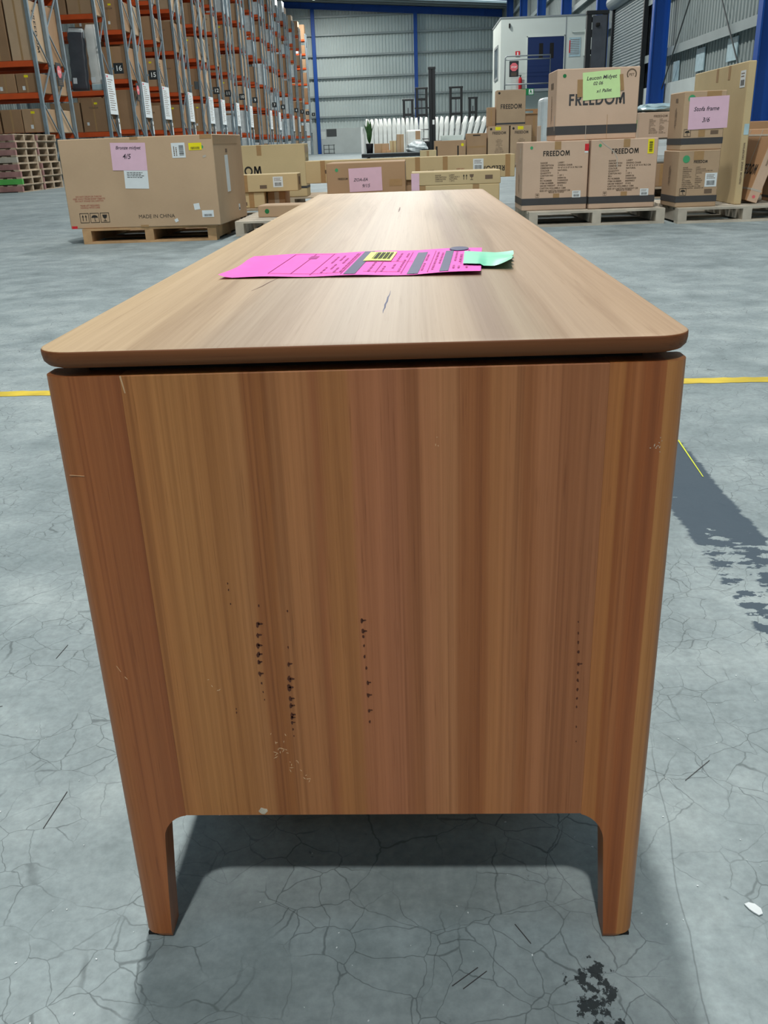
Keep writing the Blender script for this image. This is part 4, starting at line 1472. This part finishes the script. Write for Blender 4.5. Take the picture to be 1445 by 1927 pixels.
c = Carton('open brown carton flap standing left of the single branded carton', 1.99, 26.15, 1.0475, 0.215, 0.45, 0.47, 'kraft_dark')
c.decal('tape', 'front', 0.1, 0.23, 0.05, 0.4, 'tape')
c = Carton('brown carton with handle slot standing on the floor behind the long carton', 0.55, 26.0, 0.0, 0.85, 0.6, 0.735, 'kraft_dark')
c.decal('hand_slot', 'front', 0.64, 0.45, 0.04, 0.3, 'ink')
c.decal('hand_slot', 'front', 0.06, 0.45, 0.05, 0.3, 'ink')
c.dot('front', 0.76, 0.62, 0.04, 'yellow_sticker')
c = Carton('taller brown carton standing left of the branded pair', 1.43, 26.1, 0.0, 0.54, 0.6, 0.89, 'kraft_dark')
c.decal('hand_slot', 'front', 0.27, 0.84, 0.2, 0.03, 'ink')
c.decal('tape', 'front', 0.27, 0.55, 0.5, 0.05, 'tape')
c = Carton('yellowish low carton lying in front of the dark lift mast', 0.15, 24.6, 0.0, 0.42, 0.5, 0.52, 'kraft_yellow')
c.decal('tape', 'front', 0.2, 0.26, 0.06, 0.5, 'tape')
for i, (z, hh) in enumerate(((0.1265, 0.62), (0.748, 0.60))):
    c = Carton(('lower brown carton under the timber pallet behind the branded stack', 'upper brown carton under the timber pallet behind the branded stack')[i],
               3.0, 27.4, z, 0.95, 0.9, hh, 'kraft_dark')
    c.decal('tape', 'front', 0.4, hh / 2, 0.06, hh, 'tape')
pallet('timber pallet on the floor beneath two brown cartons behind', 2.95, 27.35, mat='pallet', deck=5)
pallet('timber pallet lying on top of two brown cartons behind the branded stack', 2.95, 27.35, 1.3495, mat='pallet_warm', deck=5)
r = empty('wrapped_bundle', (2.03, 14.4, 0), 0, 'tall bundle wrapped in milky plastic left of the top branded carton', 'bundle')
block('plastic_wrap', r, 'plastic', (0, 0, 0.63), (0.34, 0.5, 1.26), 0.06, seg=3)
block('carton_inside', r, 'kraft_pink', (0, 0, 0.6), (0.345, 0.44, 0.6), 0.02)

# ------------------------------------------------------------------ pallet stacks at the left
for sy, who in ((20.35, 'near'), (21.55, 'far')):
    for i in range(8):
        ordn = ('bottom', 'second', 'third', 'fourth', 'fifth', 'sixth', 'seventh', 'top')[i]
        side = 'pallet_green' if (i == 1 and who == 'near') else ('pallet_grey' if i in (4,) else 'pallet_red')
        jx = random.uniform(-0.03, 0.03)
        pallet('%s pallet of the %s stack by the left rack%s' % (ordn, 'nearer' if who == 'near' else 'further', ', green edged' if side == 'pallet_green' else ''),
               -8.58 + jx, sy + random.uniform(0, 0.02), i * 0.1482, yaw=PI / 2, h=0.148, mat='pallet', group='stacked empty pallets',
               bearer_mats=[side, 'pallet', 'pallet'], deck=6)

# ------------------------------------------------------------------ pallet racks
ROWS = [
    ('A', [24.26, 25.23, 26.33]), ('16', [29.45, 30.28]), ('15', [32.22, 33.23, 34.23]), ('14', [35.95, 37.0]), ('13', [38.9, 39.9, 40.86]),
    ('12', [42.82, 43.91, 45.02]), ('11', [46.77, 47.78]), ('10', [49.72, 50.65, 51.66]), ('9', [53.76, 54.78, 55.85]), ('8', [58.11, 59.1]),
    ('7', [61.34, 62.45, 63.5]), ('6', [65.39, 66.5, 67.6]), ('5', [69.62, 70.6]), ('4', [73.16, 74.2, 75.2]), ('3', [78.13, 79.1]), ('2', [82.23, 83.2]), ('1', [87.03, 88.0])]
LEVELS = {'A': [1.28, 2.2, 2.92, 4.5], '16': [1.35, 2.5, 4.55, 6.0], '15': [1.45, 2.98, 4.42, 5.6, 7.0]}
DEF = [1.5, 2.98, 4.42, 5.8, 7.05, 8.2, 9.3]
NUMW = {'16': 'sixteen', '15': 'fifteen', '14': 'fourteen', '13': 'thirteen', '12': 'twelve', '11': 'eleven', '10': 'ten', '9': 'nine', '8': 'eight', '7': 'seven', '6': 'six', '5': 'five', '4': 'four', '3': 'three', '2': 'two', '1': 'one'}
ROWNAME = {'A': 'nearest unnumbered rack', '14': 'rack just behind row fifteen', '13': 'rack just before row twelve', '8': 'rack just behind row nine', '5': 'rack just behind row six'}
SIGNED = ('16', '15', '13', '12', '11', '10', '9', '7', '6', '4', '3', '2', '1')
XE = -9.3
LV = ('floor', 'first', 'second', 'third', 'fourth', 'fifth', 'sixth', 'top')
rk = random.Random(99)
n_rack_box = 0
for rn, ys in ROWS:
    rname = ROWNAME.get(rn, 'rack row ' + NUMW.get(rn, ''))
    ylast = ys[-1]
    levels = LEVELS.get(rn) or [z + rk.uniform(-0.09, 0.09) for z in DEF]
    zvis = 0.72 + 0.150 * ys[0]
    H = min(9.8, zvis + 1.5)
    levels = [z for z in levels if z < H - 0.2]
    singles = [(ys[0], ys[1])] + ([(ys[1] + 0.09, ys[2])] if len(ys) == 3 else [])
    r = empty('pallet_rack', (XE - 1.4, (ys[0] + ys[-1]) / 2, 0), 0, 'grey and orange pallet rack, ' + rname, 'rack', 'pallet racks along the left side')
    ox, oy = XE - 1.4, (ys[0] + ys[-1]) / 2
    far = ys[0] > 50
    for ya, yb_ in singles:
        for xx in (XE - 0.045, XE - 2.80):
            for yp in (ya, yb_):
                pm = block('post', r, 'post', (xx - ox, yp - oy, H / 2), (0.085, 0.09, H))
        z = 0.3
        up = True
        while z < H - 0.9:
            p, q = (0, ya + 0.03 - oy, z), (0, yb_ - 0.03 - oy, z + 0.85)
            if not up:
                p, q = (0, ya + 0.03 - oy, z + 0.85), (0, yb_ - 0.03 - oy, z)
            key = ('brace', round(yb_ - ya, 3), up)
            ln = yb_ - ya - 0.06
            if key not in _cache:
                a_, b_ = ((0, -ln / 2, -0.425), (0, ln / 2, 0.425)) if up else ((0, -ln / 2, 0.425), (0, ln / 2, -0.425))
                _cache[key] = MB().bar(a_, b_, 0.03, 0.03).data('brace', 'post')
            o = bpy.data.objects.new('brace', _cache[key])
            link(o, r)
            o.location = (XE - 0.045 - ox, (ya + yb_) / 2 - oy, z + 0.425)
            z += 0.85 if not far else 1.7
            up = not up
        for z in levels:
            for yp in (ya, yb_):
                block('beam', r, 'beam', (XE - 1.42 - ox, yp - oy, z - 0.065), (2.66, 0.05, 0.13))
    if rn == '16':
        block('deck', r, 'pallet', (XE - 1.42 - ox, (ys[0] + ys[1]) / 2 - oy, levels[1] + 0.006), (2.6, ys[1] - ys[0] - 0.09, 0.012))
    # hazard stripes on the lowest beam of the nearest rack
    if rn == 'A':
        m = MB()
        x = -0.0
        while x < 2.6:
            m.loft([[(XE - 0.1 - x - ox, ys[0] - 0.0265 - oy, levels[0] - 0.13 + q), (XE - 0.1 - x - 0.07 - ox, ys[0] - 0.0265 - oy, levels[0] - 0.13 + q),
                     (XE - 0.1 - x - 0.07 + 0.05 * 0 - ox - 0.05, ys[0] - 0.0265 - oy, levels[0] + q), (XE - 0.1 - x - 0.05 - ox, ys[0] - 0.0265 - oy, levels[0] + q)] for q in (0,)], caps=True)
            x += 0.15
        m.build('hazard_stripes', 'hazard', r)
        block('hazard_backing', r, 'dark', (XE - 1.42 - ox, ys[0] - 0.0255 - oy, levels[0] - 0.065), (2.66, 0.001, 0.13))
    # goods
    for si, (ya, yb_) in enumerate(singles):
        zs = [0.0] + levels
        for li, z in enumerate(zs):
            if z > zvis + 0.3 or (z == 0.0 and ys[0] < 40):
                continue
            top_z = (zs + [zs[-1] + 1.6])[li + 1] - 0.13
            gap = top_z - z
            if gap < 0.25:
                continue
            x = XE - 0.10
            nb = 2 if si == 0 else 1
            if rn in ('A',) and si == 0:
                nb = 3
            for b_i in range(nb):
                wrapped = ys[0] > 45 and rk.random() < 0.38
                w = rk.uniform(0.5, 0.95)
                hh = gap * rk.uniform(0.62, 0.93)
                if rn == 'A':
                    w = 0.52
                    hh = gap * (0.93 if li in (2, 3, 0) else 0.7)
                    if li == 2:
                        hh = gap * 0.75
                if rn == '16' and li == 2:
                    continue
                dp = yb_ - ya - 0.02
                y0_ = ya + 0.01
                lab = '%s, %s level, %s, %s' % ('plastic wrapped goods' if wrapped else 'brown carton',
                                                        LV[li] if li < 8 else 'top', rname,
                                                        ('at aisle end', 'second from aisle', 'third from aisle')[b_i] + (', rear side' if si else ''))
                pos = (x - w, y0_, z + 0.001)
                if wrapped:
                    rr_ = empty('wrapped_goods', (x - w / 2, y0_ + dp / 2, z + 0.001), 0, lab, 'wrapped goods', 'goods stored on the pallet racks')
                    block('plastic_wrap', rr_, 'plastic', (0, 0, hh / 2), (w, dp, hh), 0.05, seg=2)
                    block('side_label', rr_, 'white_paper', (w / 2 + 0.001, 0, hh * 0.5), (0.003, 0.2, 0.15))
                else:
                    cc = Carton(lab, *pos, w, dp, hh, rk.choice(('kraft', 'kraft_dark', 'kraft_dark', 'kraft_store', 'kraft_store')), group='goods stored on the pallet racks', bevel=0.01)
                    if ys[0] < 50:
                        if rk.random() < 0.45:
                            cc.decal('yellow_sticker', 'front', w * rk.uniform(0.5, 0.8), hh * 0.85, 0.10, 0.055, 'yellow_sticker')
                        if rk.random() < 0.6:
                            cc.decal('white_label', 'front', w * rk.uniform(0.2, 0.5), hh * 0.25, 0.07, 0.09, 'white_paper')
                        cc.decal('tape', 'front', w / 2, hh / 2, 0.05, hh * 0.98, 'tape', off=0.0008)
                        if b_i == 0 and rk.random() < 0.35:
                            cc.text('right', dp / 2, hh / 2, 'FREEDOM', 1.0, 'ink', 0.012, rot=-PI / 2, fit=(round(hh * 0.7, 2), 0.14))
                        elif rk.random() < 0.5:
                            cc.text('front', w / 2, hh * 0.72, 'FREEDOM', 1.0, 'grey_ink', 0.012, fit=(0.28, 0.055))
                n_rack_box += 1
                x -= w + rk.uniform(0.02, 0.06)
    # number sign and notice on the row end
    if rn in SIGNED:
        z = 3.15 + (0.06 if float(ys[0]) > 31 else 0.0) + (ys[0] - 30) * 0.003
        s = empty('row_sign', (XE + 0.20, ylast, z), 0.0, 'black square row sign with white number ' + NUMW[rn] if rn != '13' else 'black row sign seen edge-on just before row twelve',
                  'sign', 'rack row number signs')
        pl = block('sign_plate', s, 'sign_black', (0, 0, 0), (0.30, 0.02, 0.30), 0.004)
        if rn == '13':
            pl.rotation_euler = (0, 0, 1.2)
            pl.location = (0.03, -0.02, 0)
        if rn != '13':
            t = bpy.data.objects.new('sign_number', text_mesh(rn, 0.21, 'sign_white', 0.003))
            link(t, s)
            t.location = (0.01, -0.011, -0.005)
            t.rotation_euler = (PI / 2, 0, 0)
        block('sign_bracket', s, 'post', (-0.172, 0.0, 0.0), (0.065, 0.03, 0.05))
    if rn != 'A' and rn not in ('8', '5'):
        ya, yb_ = singles[-1]
        ph = 1.12 if rn != '2' else 0.9
        s = empty('notice_board', (XE + 0.012, (ya + yb_) / 2, 2.40), 0, 'tall white safety notice on the end of ' + rname, 'notice', 'white notices on rack ends')
        wv = (yb_ - ya) * 0.92
        block('notice_sheet', s, 'white_paper', (0, 0, 0), (0.012, wv, ph))
        m = MB()
        for i in range(14):
            m.box(0.0062, 0.0072, -wv * 0.38, -wv * 0.38 + wv * rk.uniform(0.4, 0.76), ph * 0.36 - i * ph * 0.058, ph * 0.36 - i * ph * 0.058 + 0.018)
        tag(m.build('printed_lines', 'grey_ink', s), kind='stuff')
        block('red_logo', s, 'stop_red', (0.0066, -wv * 0.33, ph * 0.44), (0.001, wv * 0.16, 0.06))
        s2 = empty('paper_tag', (XE + 0.012, yb_ - 0.06, 1.52), 0, 'small white paper tag below the notice of ' + rname, 'tag', 'paper tags on rack posts')
        block('tag_sheet', s2, 'white_paper', (0, 0, 0), (0.006, 0.13, 0.42))
        block('tag_print', s2, 'grey_ink', (0.0036, 0, 0.08), (0.001, 0.08, 0.05))


def stop_sign(label, loc, rz, s=0.3):
    r = empty('stop_sign', loc, rz, label, 'sign', 'black stop signs')
    block('sign_plate', r, 'sign_black', (0, 0, 0), (s, 0.012, s * 1.55))
    m = MB()
    q = s * 0.43
    m.loft([[(q * math.cos(PI / 8 + a * PI / 4), y_, s * 0.18 + q * math.sin(PI / 8 + a * PI / 4)) for a in range(8)] for y_ in (-0.0065, -0.0085)])
    m.build('stop_octagon', 'stop_red', r)
    t = bpy.data.objects.new('stop_lettering', text_mesh('STOP', s * 0.24, 'sign_white', 0.002))
    link(t, r)
    t.location = (0, -0.0095, s * 0.17)
    t.rotation_euler = (PI / 2, 0, 0)
    m = MB()
    for i in range(3):
        m.box(-s * 0.3, s * 0.3, -0.0085, -0.0065, -s * 0.42 - i * s * 0.12, -s * 0.36 - i * s * 0.12)
    tag(m.build('printed_lines', 'grey_ink', r), kind='stuff')
    return r


stop_sign('black stop sign on the end of the nearest unnumbered rack', (XE + 0.02, 25.60, 2.68), PI / 2, 0.36)
stop_sign('black stop sign on the end post of rack row fifteen', (XE + 0.02, 32.75, 2.60), PI / 2, 0.36)

# wrapped panels standing in front of row 16
def wrapped_panel(label, cx, w, h, mat, tilt, y, ends):
    r = empty('wrapped_furniture', (cx, y, 2.515), 0, label, 'furniture', 'wrapped furniture on the rack')
    r.rotation_euler = (0, tilt, 0)
    rings = []
    for i in range(13):
        t = i / 12
        z = t * h
        ww = w * (0.5 - 0.10 * (t > 0.9) * (t - 0.9) * 10)
        dd = 0.11 * (1 - 0.8 * max(0, t - 0.92) * 12 if t > 0.92 else 1)
        wob = 0.012 * math.sin(i * 2.3)
        ring = []
        for a in range(16):
            th = 2 * PI * a / 16
            cx_, sy_ = math.cos(th), math.sin(th)
            sg = lambda v: (abs(v) ** 0.35) * (1 if v >= 0 else -1)
            ring.append((ww * sg(cx_) + wob, dd * sg(sy_), z))
        rings.append(ring)
    MB().loft(rings).build('wrapped_body', mat, r, True)
    block('label_tag', r, 'white_paper', (-w * 0.25, -0.118, h * 0.16), (0.12, 0.004, 0.16))
    if ends:
        block('end_cap', r, ends, (0, 0, h * 0.05), (w * 1.01, 0.23, h * 0.1), 0.02)
    else:
        block('clear_top', r, 'plastic', (0, 0, h * 0.9), (w * 1.01, 0.2, h * 0.17), 0.05)
    return r


wrapped_panel('dark grey wrapped furniture piece standing left of the white one on rack', -10.14, 0.50, 1.72, 'wrap_dark', 0.06, 29.64, None)
wrapped_panel('white wrapped furniture piece with blue end standing on rack row sixteen', -9.60, 0.34, 1.78, 'mattress', 0.0, 29.64, 'blue_plastic')

# ------------------------------------------------------------------ office block on the right
of = empty('office_block', (6.05, 46.1, 0), 0, 'white two storey office cabin with navy door by the side wall', 'office')
ox, oy = 6.05, 46.1
MB().box(3.9 - ox, 7.55 - ox, 44.0 - oy, 48.2 - oy, 0, 5.56).build('cabin_wall', 'office', of)
MB().box(3.87 - ox, 7.58 - ox, 43.97 - oy, 48.23 - oy, 5.561, 5.62).build('roof_cap', 'rail', of)
MB().box(6.72 - ox, 6.75 - ox, 43.985 - oy, 43.999 - oy, 0, 5.55).build('panel_joint', 'rail', of)
d_ = MB().box(5.08 - ox, 6.66 - ox, 43.96 - oy, 43.998 - oy, 2.72, 4.80).build('door', 'dkblue', of)
for x in (5.58, 6.05):
    MB().box(x - ox, x + 0.17 - ox, 43.95 - oy, 43.959 - oy, 3.95, 4.55).build('door_window', 'dark', d_)
m = MB()
for a in ((5.04, 5.08, 2.72, 4.84), (6.66, 6.70, 2.72, 4.84), (5.04, 6.70, 4.80, 4.84)):
    m.box(a[0] - ox, a[1] - ox, 43.95 - oy, 43.999 - oy, a[2], a[3])
m.build('door_frame', 'office', of)
w_ = MB().box(3.88 - ox, 3.899 - ox, 45.2 - oy, 46.9 - oy, 3.35, 4.55).build('window', 'glass', of)
m = MB()
m.box(3.86 - ox, 3.899 - ox, 45.1 - oy, 45.2 - oy, 3.25, 4.65).box(3.86 - ox, 3.899 - ox, 46.9 - oy, 47.0 - oy, 3.25, 4.65)
m.box(3.86 - ox, 3.899 - ox, 45.2 - oy, 46.9 - oy, 3.25, 3.35).box(3.86 - ox, 3.899 - ox, 45.2 - oy, 46.9 - oy, 4.55, 4.65)
m.build('window_frame', 'rail', w_)
MB().tube([(6.95 - ox, 43.95 - oy, 5.0), (7.0 - ox, 43.95 - oy, 4.93), (7.52 - ox, 43.95 - oy, 4.93)], 0.025, 6).build('conduit', 'office', of)
MB().box(4.24 - ox, 4.30 - ox, 43.9 - oy, 43.99 - oy, 5.2, 5.36).build('wall_light', 'dark', of)
# landing and railing
ld_ = MB().box(3.95 - ox, 6.75 - ox, 42.75 - oy, 43.99 - oy, 2.60, 2.70).build('landing', 'rail', of)
for x in (4.0, 6.7):
    MB().box(x - 0.05 - ox, x + 0.05 - ox, 42.8 - oy, 42.9 - oy, 0, 2.6).build('landing_post', 'rail', ld_)
m = MB()
m.tube([(3.99 - ox, 42.8 - oy, 2.7), (3.99 - ox, 42.8 - oy, 3.92), (4.06 - ox, 42.8 - oy, 4.0), (5.93 - ox, 42.8 - oy, 4.0), (5.93 - ox, 42.8 - oy, 2.7)], 0.03, 8)
m.tube([(3.99 - ox, 42.8 - oy, 3.86), (5.93 - ox, 42.8 - oy, 3.86)], 0.025, 8)
m.tube([(3.99 - ox, 42.8 - oy, 2.9), (5.93 - ox, 42.8 - oy, 2.9)], 0.03, 8)
m.build('railing', 'rail', of, True)
stop_sign('black stop sign fixed to the office landing railing', (4.37, 42.74, 3.50), 0, 0.40)
r = empty('notice_board', (7.14, 43.985, 4.35), 0, 'pale blue printed notice on the office wall right of the door', 'notice')
block('notice_sheet', r, 'blue_plastic', (0, 0, 0), (0.5, 0.01, 0.75))
m = MB()
for i in range(9):
    m.box(-0.2, 0.2, -0.0065, -0.0052, 0.28 - i * 0.07, 0.30 - i * 0.07)
tag(m.build('printed_lines', 'grey_ink', r), kind='stuff')
block('colour_strip', r, 'red_sticker', (-0.22, -0.006, 0.02), (0.05, 0.002, 0.5))
r = empty('fire_sign', (4.65, 43.985, 4.17), 0, 'small red and white fire equipment sign on office wall', 'sign')
block('sign_plate', r, 'red_sticker', (0, 0, 0), (0.2, 0.01, 0.22))
block('sign_symbol', r, 'sign_white', (0, -0.006, 0), (0.06, 0.002, 0.15))
r = empty('fire_extinguisher', (4.78, 43.90, 2.71), 0, 'red fire extinguisher standing on the office landing', 'extinguisher')
MB().loft([[(q * math.cos(a * PI / 6), q * math.sin(a * PI / 6), z) for a in range(12)] for q, z in ((0.07, 0), (0.075, 0.03), (0.075, 0.45), (0.04, 0.52))]).build('cylinder', 'red_sticker', r, True)
MB().box(-0.02, 0.02, -0.02, 0.02, 0.521, 0.58).box(-0.09, 0.05, -0.01, 0.01, 0.581, 0.61).build('valve', 'black', r)
r = empty('exit_sign', (4.97, 42.70, 2.58), 0, 'green running man exit sign under the office landing', 'sign')
block('sign_plate', r, 'exit_green', (0, 0, 0), (0.56, 0.02, 0.26))
m = MB()
m.box(-0.22, -0.08, -0.0125, -0.0105, -0.02, 0.02)
m.loft([[(-0.25, y_, 0), (-0.17, y_, -0.07), (-0.17, y_, 0.07)] for y_ in (-0.0105, -0.0125)])
m.build('arrow', 'sign_white', r)
m = MB().box(0.06, 0.25, -0.0125, -0.0105, -0.1, 0.1)
m.build('door_symbol', 'sign_white', r)
m = MB().box(0.12, 0.16, -0.0145, -0.0126, 0.05, 0.085).box(0.11, 0.18, -0.0145, -0.0126, -0.03, 0.045).box(0.09, 0.12, -0.0145, -0.0126, -0.085, -0.03).box(0.17, 0.2, -0.0145, -0.0126, -0.08, -0.03)
tag(m.build('running_figure', 'exit_green', r), kind='stuff')
r = empty('air_unit', (7.735, 44.0, 3.95), 0, 'white air conditioner box fixed beside the office corner', 'air conditioner')
block('casing', r, 'office', (0.0, 0.1, 0.55), (0.36, 0.36, 1.05), 0.02)
block('grille', r, 'dark', (0.0, -0.082, 0.9), (0.32, 0.01, 0.3))


# ------------------------------------------------------------------ lift trucks
def mast_truck(label, x, y, w, z1, cage=True, fork=True, body=True):
    r = empty('lift_truck', (x, y, 0), 0, label, 'forklift', 'black lift trucks')
    for s in (-1, 1):
        block('mast_rail', r, 'black', (s * (w / 2 - 0.07), 0, z1 / 2 + 0.05), (0.14, 0.18, z1 - 0.1), 0.005)
    z = 0.5
    while z < z1:
        block('mast_crossbar', r, 'black', (0, 0.02, z), (w, 0.07, 0.13))
        z += 0.85
    block('mast_head', r, 'black', (0, 0, z1 - 0.04), (w + 0.04, 0.2, 0.1), 0.01)
    block('lift_cylinder', r, 'wrap_dark', (0, 0.06, z1 * 0.45), (0.07, 0.07, z1 * 0.8))
    if body:
        block('chassis', r, 'black', (0, 0.75, 0.42), (max(w, 0.9), 1.2, 0.7), 0.05, seg=2)
        for s in (-1, 1):
            m = MB().loft([[(s * (max(w, 0.9) / 2 - 0.08) + q, 0.5 + 0.16 * math.cos(a * PI / 6), 0.16 + 0.16 * math.sin(a * PI / 6)) for a in range(12)] for q in (-0.05, 0.05)])
            m.build('wheel', 'dark', r)
    return r


t = mast_truck('black order picker with tall narrow mast behind the loaded trolley', 0.86, 44.5, 0.30, 3.82)
block('mast_core', t, 'black', (0, 0.04, 1.95), (0.24, 0.08, 3.6))
block('fork', t, 'black', (-0.45, -0.15, 2.15), (0.7, 0.10, 0.06))
m = MB()
m.tube([(-0.55, -0.2, 0.4), (-0.55, -0.2, 1.25), (-0.17, -0.2, 1.25)], 0.03, 6).tube([(-0.55, -0.2, 0.85), (-0.17, -0.2, 0.85)], 0.025, 6)
m.build('side_rail', 'black', t)
block('data_plate', t, 'sign_white', (0.05, -0.09, 1.55), (0.09, 0.01, 0.2))
mast_truck('short black lift mast left of the tallest one behind mattresses', -0.30, 56.0, 0.62, 3.02)
mast_truck('black lift mast directly behind the narrow order picker mast', 0.50, 57.6, 0.70, 3.68)
mast_truck('taller black lift mast on the right behind mattresses', 2.52, 57.6, 0.78, 3.66)
mast_truck('shorter black lift mast on the right behind mattresses', 3.42, 56.0, 0.5, 3.0)
t = mast_truck('dark reach truck mast standing in front of the office corner', 5.50, 30.0, 0.62, 4.12)
block('mast_sheet', t, 'wrap_dark', (0.06, -0.09, 2.6), (0.42, 0.02, 2.8))
block('warning_lamp', t, 'dark', (0.0, -0.15, 3.75), (0.12, 0.1, 0.1), 0.02)

# ------------------------------------------------------------------ mattresses
ms = {}
def mattress_mesh(seed):
    rr = random.Random(seed)
    bm = bmesh.new()
    bmesh.ops.create_grid(bm, x_segments=1, y_segments=1, size=0.5)
    bm.clear()
    nx, ny, nz = 3, 6, 10
    m = MB().box(-0.11, 0.11, -0.7, 0.7, 0, 1.92)
    me = m.data('mattress', 'mattress')
    bm.from_mesh(me)
    bmesh.ops.subdivide_edges(bm, edges=bm.edges, cuts=4, use_grid_fill=True)
    for v in bm.verts:
        f = v.co
        tz = max(0, f.z - 1.75) / 0.17
        f.x *= 1 - 0.45 * tz ** 2
        f.y *= 1 - 0.06 * tz
        f.x += rr.uniform(-0.008, 0.008)
        if f.z > 1.85:
            f.z += rr.uniform(-0.05, 0.06)
    bm.to_mesh(me)
    bm.free()
    for p in me.polygons:
        p.use_smooth = True
    return me


mms = [mattress_mesh(i) for i in range(4)]
mx = [(-2.52, 0), (-2.28, 0), (-2.04, 0), (-1.8, 0), (-1.56, 0), (-1.32, 0), (-1.08, .01), (-0.82, 0), (-0.58, 0), (-0.34, 0), (-0.1, 0), (0.14, 0), (0.38, 0.02), (0.64, 0.02), (0.9, 0.04), (1.16, .05),
      (1.4, .07), (1.64, .09), (1.90, .12), (2.16, .16), (2.42, .22), (2.70, .26), (2.98, .3), (3.26, .33), (3.54, .36), (3.84, .38)]
ordinal = ['first', 'second', 'third', 'fourth', 'fifth', 'sixth', 'seventh', 'eighth', 'ninth', 'tenth', 'eleventh', 'twelfth', 'thirteenth', 'fourteenth', 'fifteenth', 'sixteenth', 'seventeenth',
           'eighteenth', 'nineteenth', 'twentieth', 'twenty-first', 'twenty-second', 'twenty-third', 'twenty-fourth', 'twenty-fifth', 'twenty-sixth']
for i, (x, tl) in enumerate(mx):
    o = bpy.data.objects.new('mattress', mms[i % 4])
    link(o)
    o.location = (x, 52.7, 0.11 * math.sin(tl))
    o.rotation_euler = (0, tl, 0)
    tag(o, '%s wrapped white mattress from the plant, %s' % (ordinal[i], 'standing upright' if tl < 0.1 else 'leaning right'), 'mattress', 'wrapped mattresses standing in a row')

# ------------------------------------------------------------------ loaded trolley
tr_ = empty('platform_trolley', (-0.8, 43.6, 0), 0, 'dark flat trolley with white end frame loaded with oddments', 'trolley')
block('deck', tr_, 'black', (0, 0, 0.225), (3.15, 1.2, 0.15), 0.01)
block('deck_edge', tr_, 'rail', (0, -0.56, 0.315), (3.1, 0.06, 0.028))
for s in (-1, 1):
    block('end_post', tr_, 'sign_white', (-1.53, s * 0.5, 0.87), (0.09, 0.06, 1.14))
block('end_bar', tr_, 'sign_white', (-1.53, 0, 1.40), (0.09, 0.95, 0.07))
for x in (-1.3, 1.3):
    for s in (-1, 1):
        m = MB().loft([[(x + 0.075 * math.cos(a * PI / 6), s * 0.4 + q, 0.075 + 0.075 * math.sin(a * PI / 6)) for a in range(12)] for q in (-0.03, 0.03)])
        m.build('wheel', 'dark', tr_)
r = empty('potted_plant', (-2.02, 43.45, 0.3005), 0, 'leafy green plant in a black pot on the dark trolley', 'plant')
MB().loft([[(q * math.cos(a * PI / 6), q * math.sin(a * PI / 6), z) for a in range(12)] for q, z in ((0.14, 0), (0.17, 0.42), (0.17, 0.44), (0.14, 0.44))]).build('pot', 'pot', r, True)
rl = random.Random(8)
for i in range(16):
    a = i * 2.4
    lean = rl.uniform(0.1, 0.34)
    L_ = rl.uniform(0.7, 1.12)
    wd = rl.uniform(0.07, 0.12)
    pts = []
    for j in range(7):
        t_ = j / 6
        rad = lean * L_ * t_ ** 1.5 * 0.9
        pts.append(Vector((math.cos(a) * rad, math.sin(a) * rad, 0.42 + L_ * t_ * (1 - 0.15 * t_ * lean))))
    side = Vector((-math.sin(a), math.cos(a), 0))
    m = MB()
    A = [tuple(p + side * wd * math.sin(PI * (0.08 + 0.92 * j / 6)) * (0.35 if j == 0 else 1)) for j, p in enumerate(pts)]
    B = [tuple(p + Vector((0, 0, -0.015))) for p in pts]
    C = [tuple(p - side * wd * math.sin(PI * (0.08 + 0.92 * j / 6)) * (0.35 if j == 0 else 1)) for j, p in enumerate(pts)]
    m.loft([A, B, C], close=False, caps=False)
    m.build('leaf', 'leaf', r, True)
for lb, x, y, w, d, h, mt in (('brown open carton beside the plant on the trolley', -1.80, 43.2, 0.66, 0.5, 0.42, 'kraft_dark'),
                              ('narrow upright yellowish carton in the middle of the trolley', -1.10, 43.3, 0.30, 0.4, 0.52, 'kraft_yellow'),
                              ('tall brown carton with open flap on the trolley', -0.78, 43.3, 0.32, 0.4, 0.78, 'kraft'),
                              ('flat low carton lying at the front of the trolley', -1.45, 43.02, 0.40, 0.16, 0.11, 'kraft_brown')):
    c = Carton(lb, x, y, 0.3305 if y < 43.1 else 0.3005, w, d, h, mt, group='oddments on the trolley')
    c.decal('tape', 'front', w / 2, h / 2, 0.05, h * 0.97, 'tape')
r = empty('wrapped_chair', (0.02, 43.85, 0.3005), 0, 'white plastic wrapped chair back standing on the trolley', 'wrapped chair')
block('plastic_wrap', r, 'mattress', (0, 0, 0.47), (0.72, 0.3, 0.94), 0.08, seg=3)
block('brown_patch', r, 'kraft_dark', (0.16, -0.151, 0.72), (0.22, 0.004, 0.36))
crumple('plastic_bag', 'crumpled clear plastic bag slumped on the trolley', 'bag', (0.12, 43.42, 0.3005), (0.95, 0.5, 0.50), 'plastic', 9, 3, 0.16)
c = Carton('pale green-white carton standing before the mattresses right of mast', 1.30, 46.5, 0.0, 1.05, 0.6, 0.98, 'office')
c.decal('hand_slot', 'front', 0.3, 0.5, 0.14, 0.05, 'ink')
c.decal('hand_slot', 'front', 0.6, 0.5, 0.14, 0.05, 'ink')
r = empty('wire_crate', (-7.9, 88.8, 0), 0, 'dark wire crate against the far concrete dado', 'crate')
for z in (0.05, 0.4, 0.75):
    block('crate_bar', r, 'concrete_crate', (0, 0, z), (1.0, 0.6, 0.05))
for x in (-0.47, 0, 0.47):
    block('crate_post', r, 'concrete_crate', (x, -0.28, 0.4), (0.06, 0.05, 0.8))
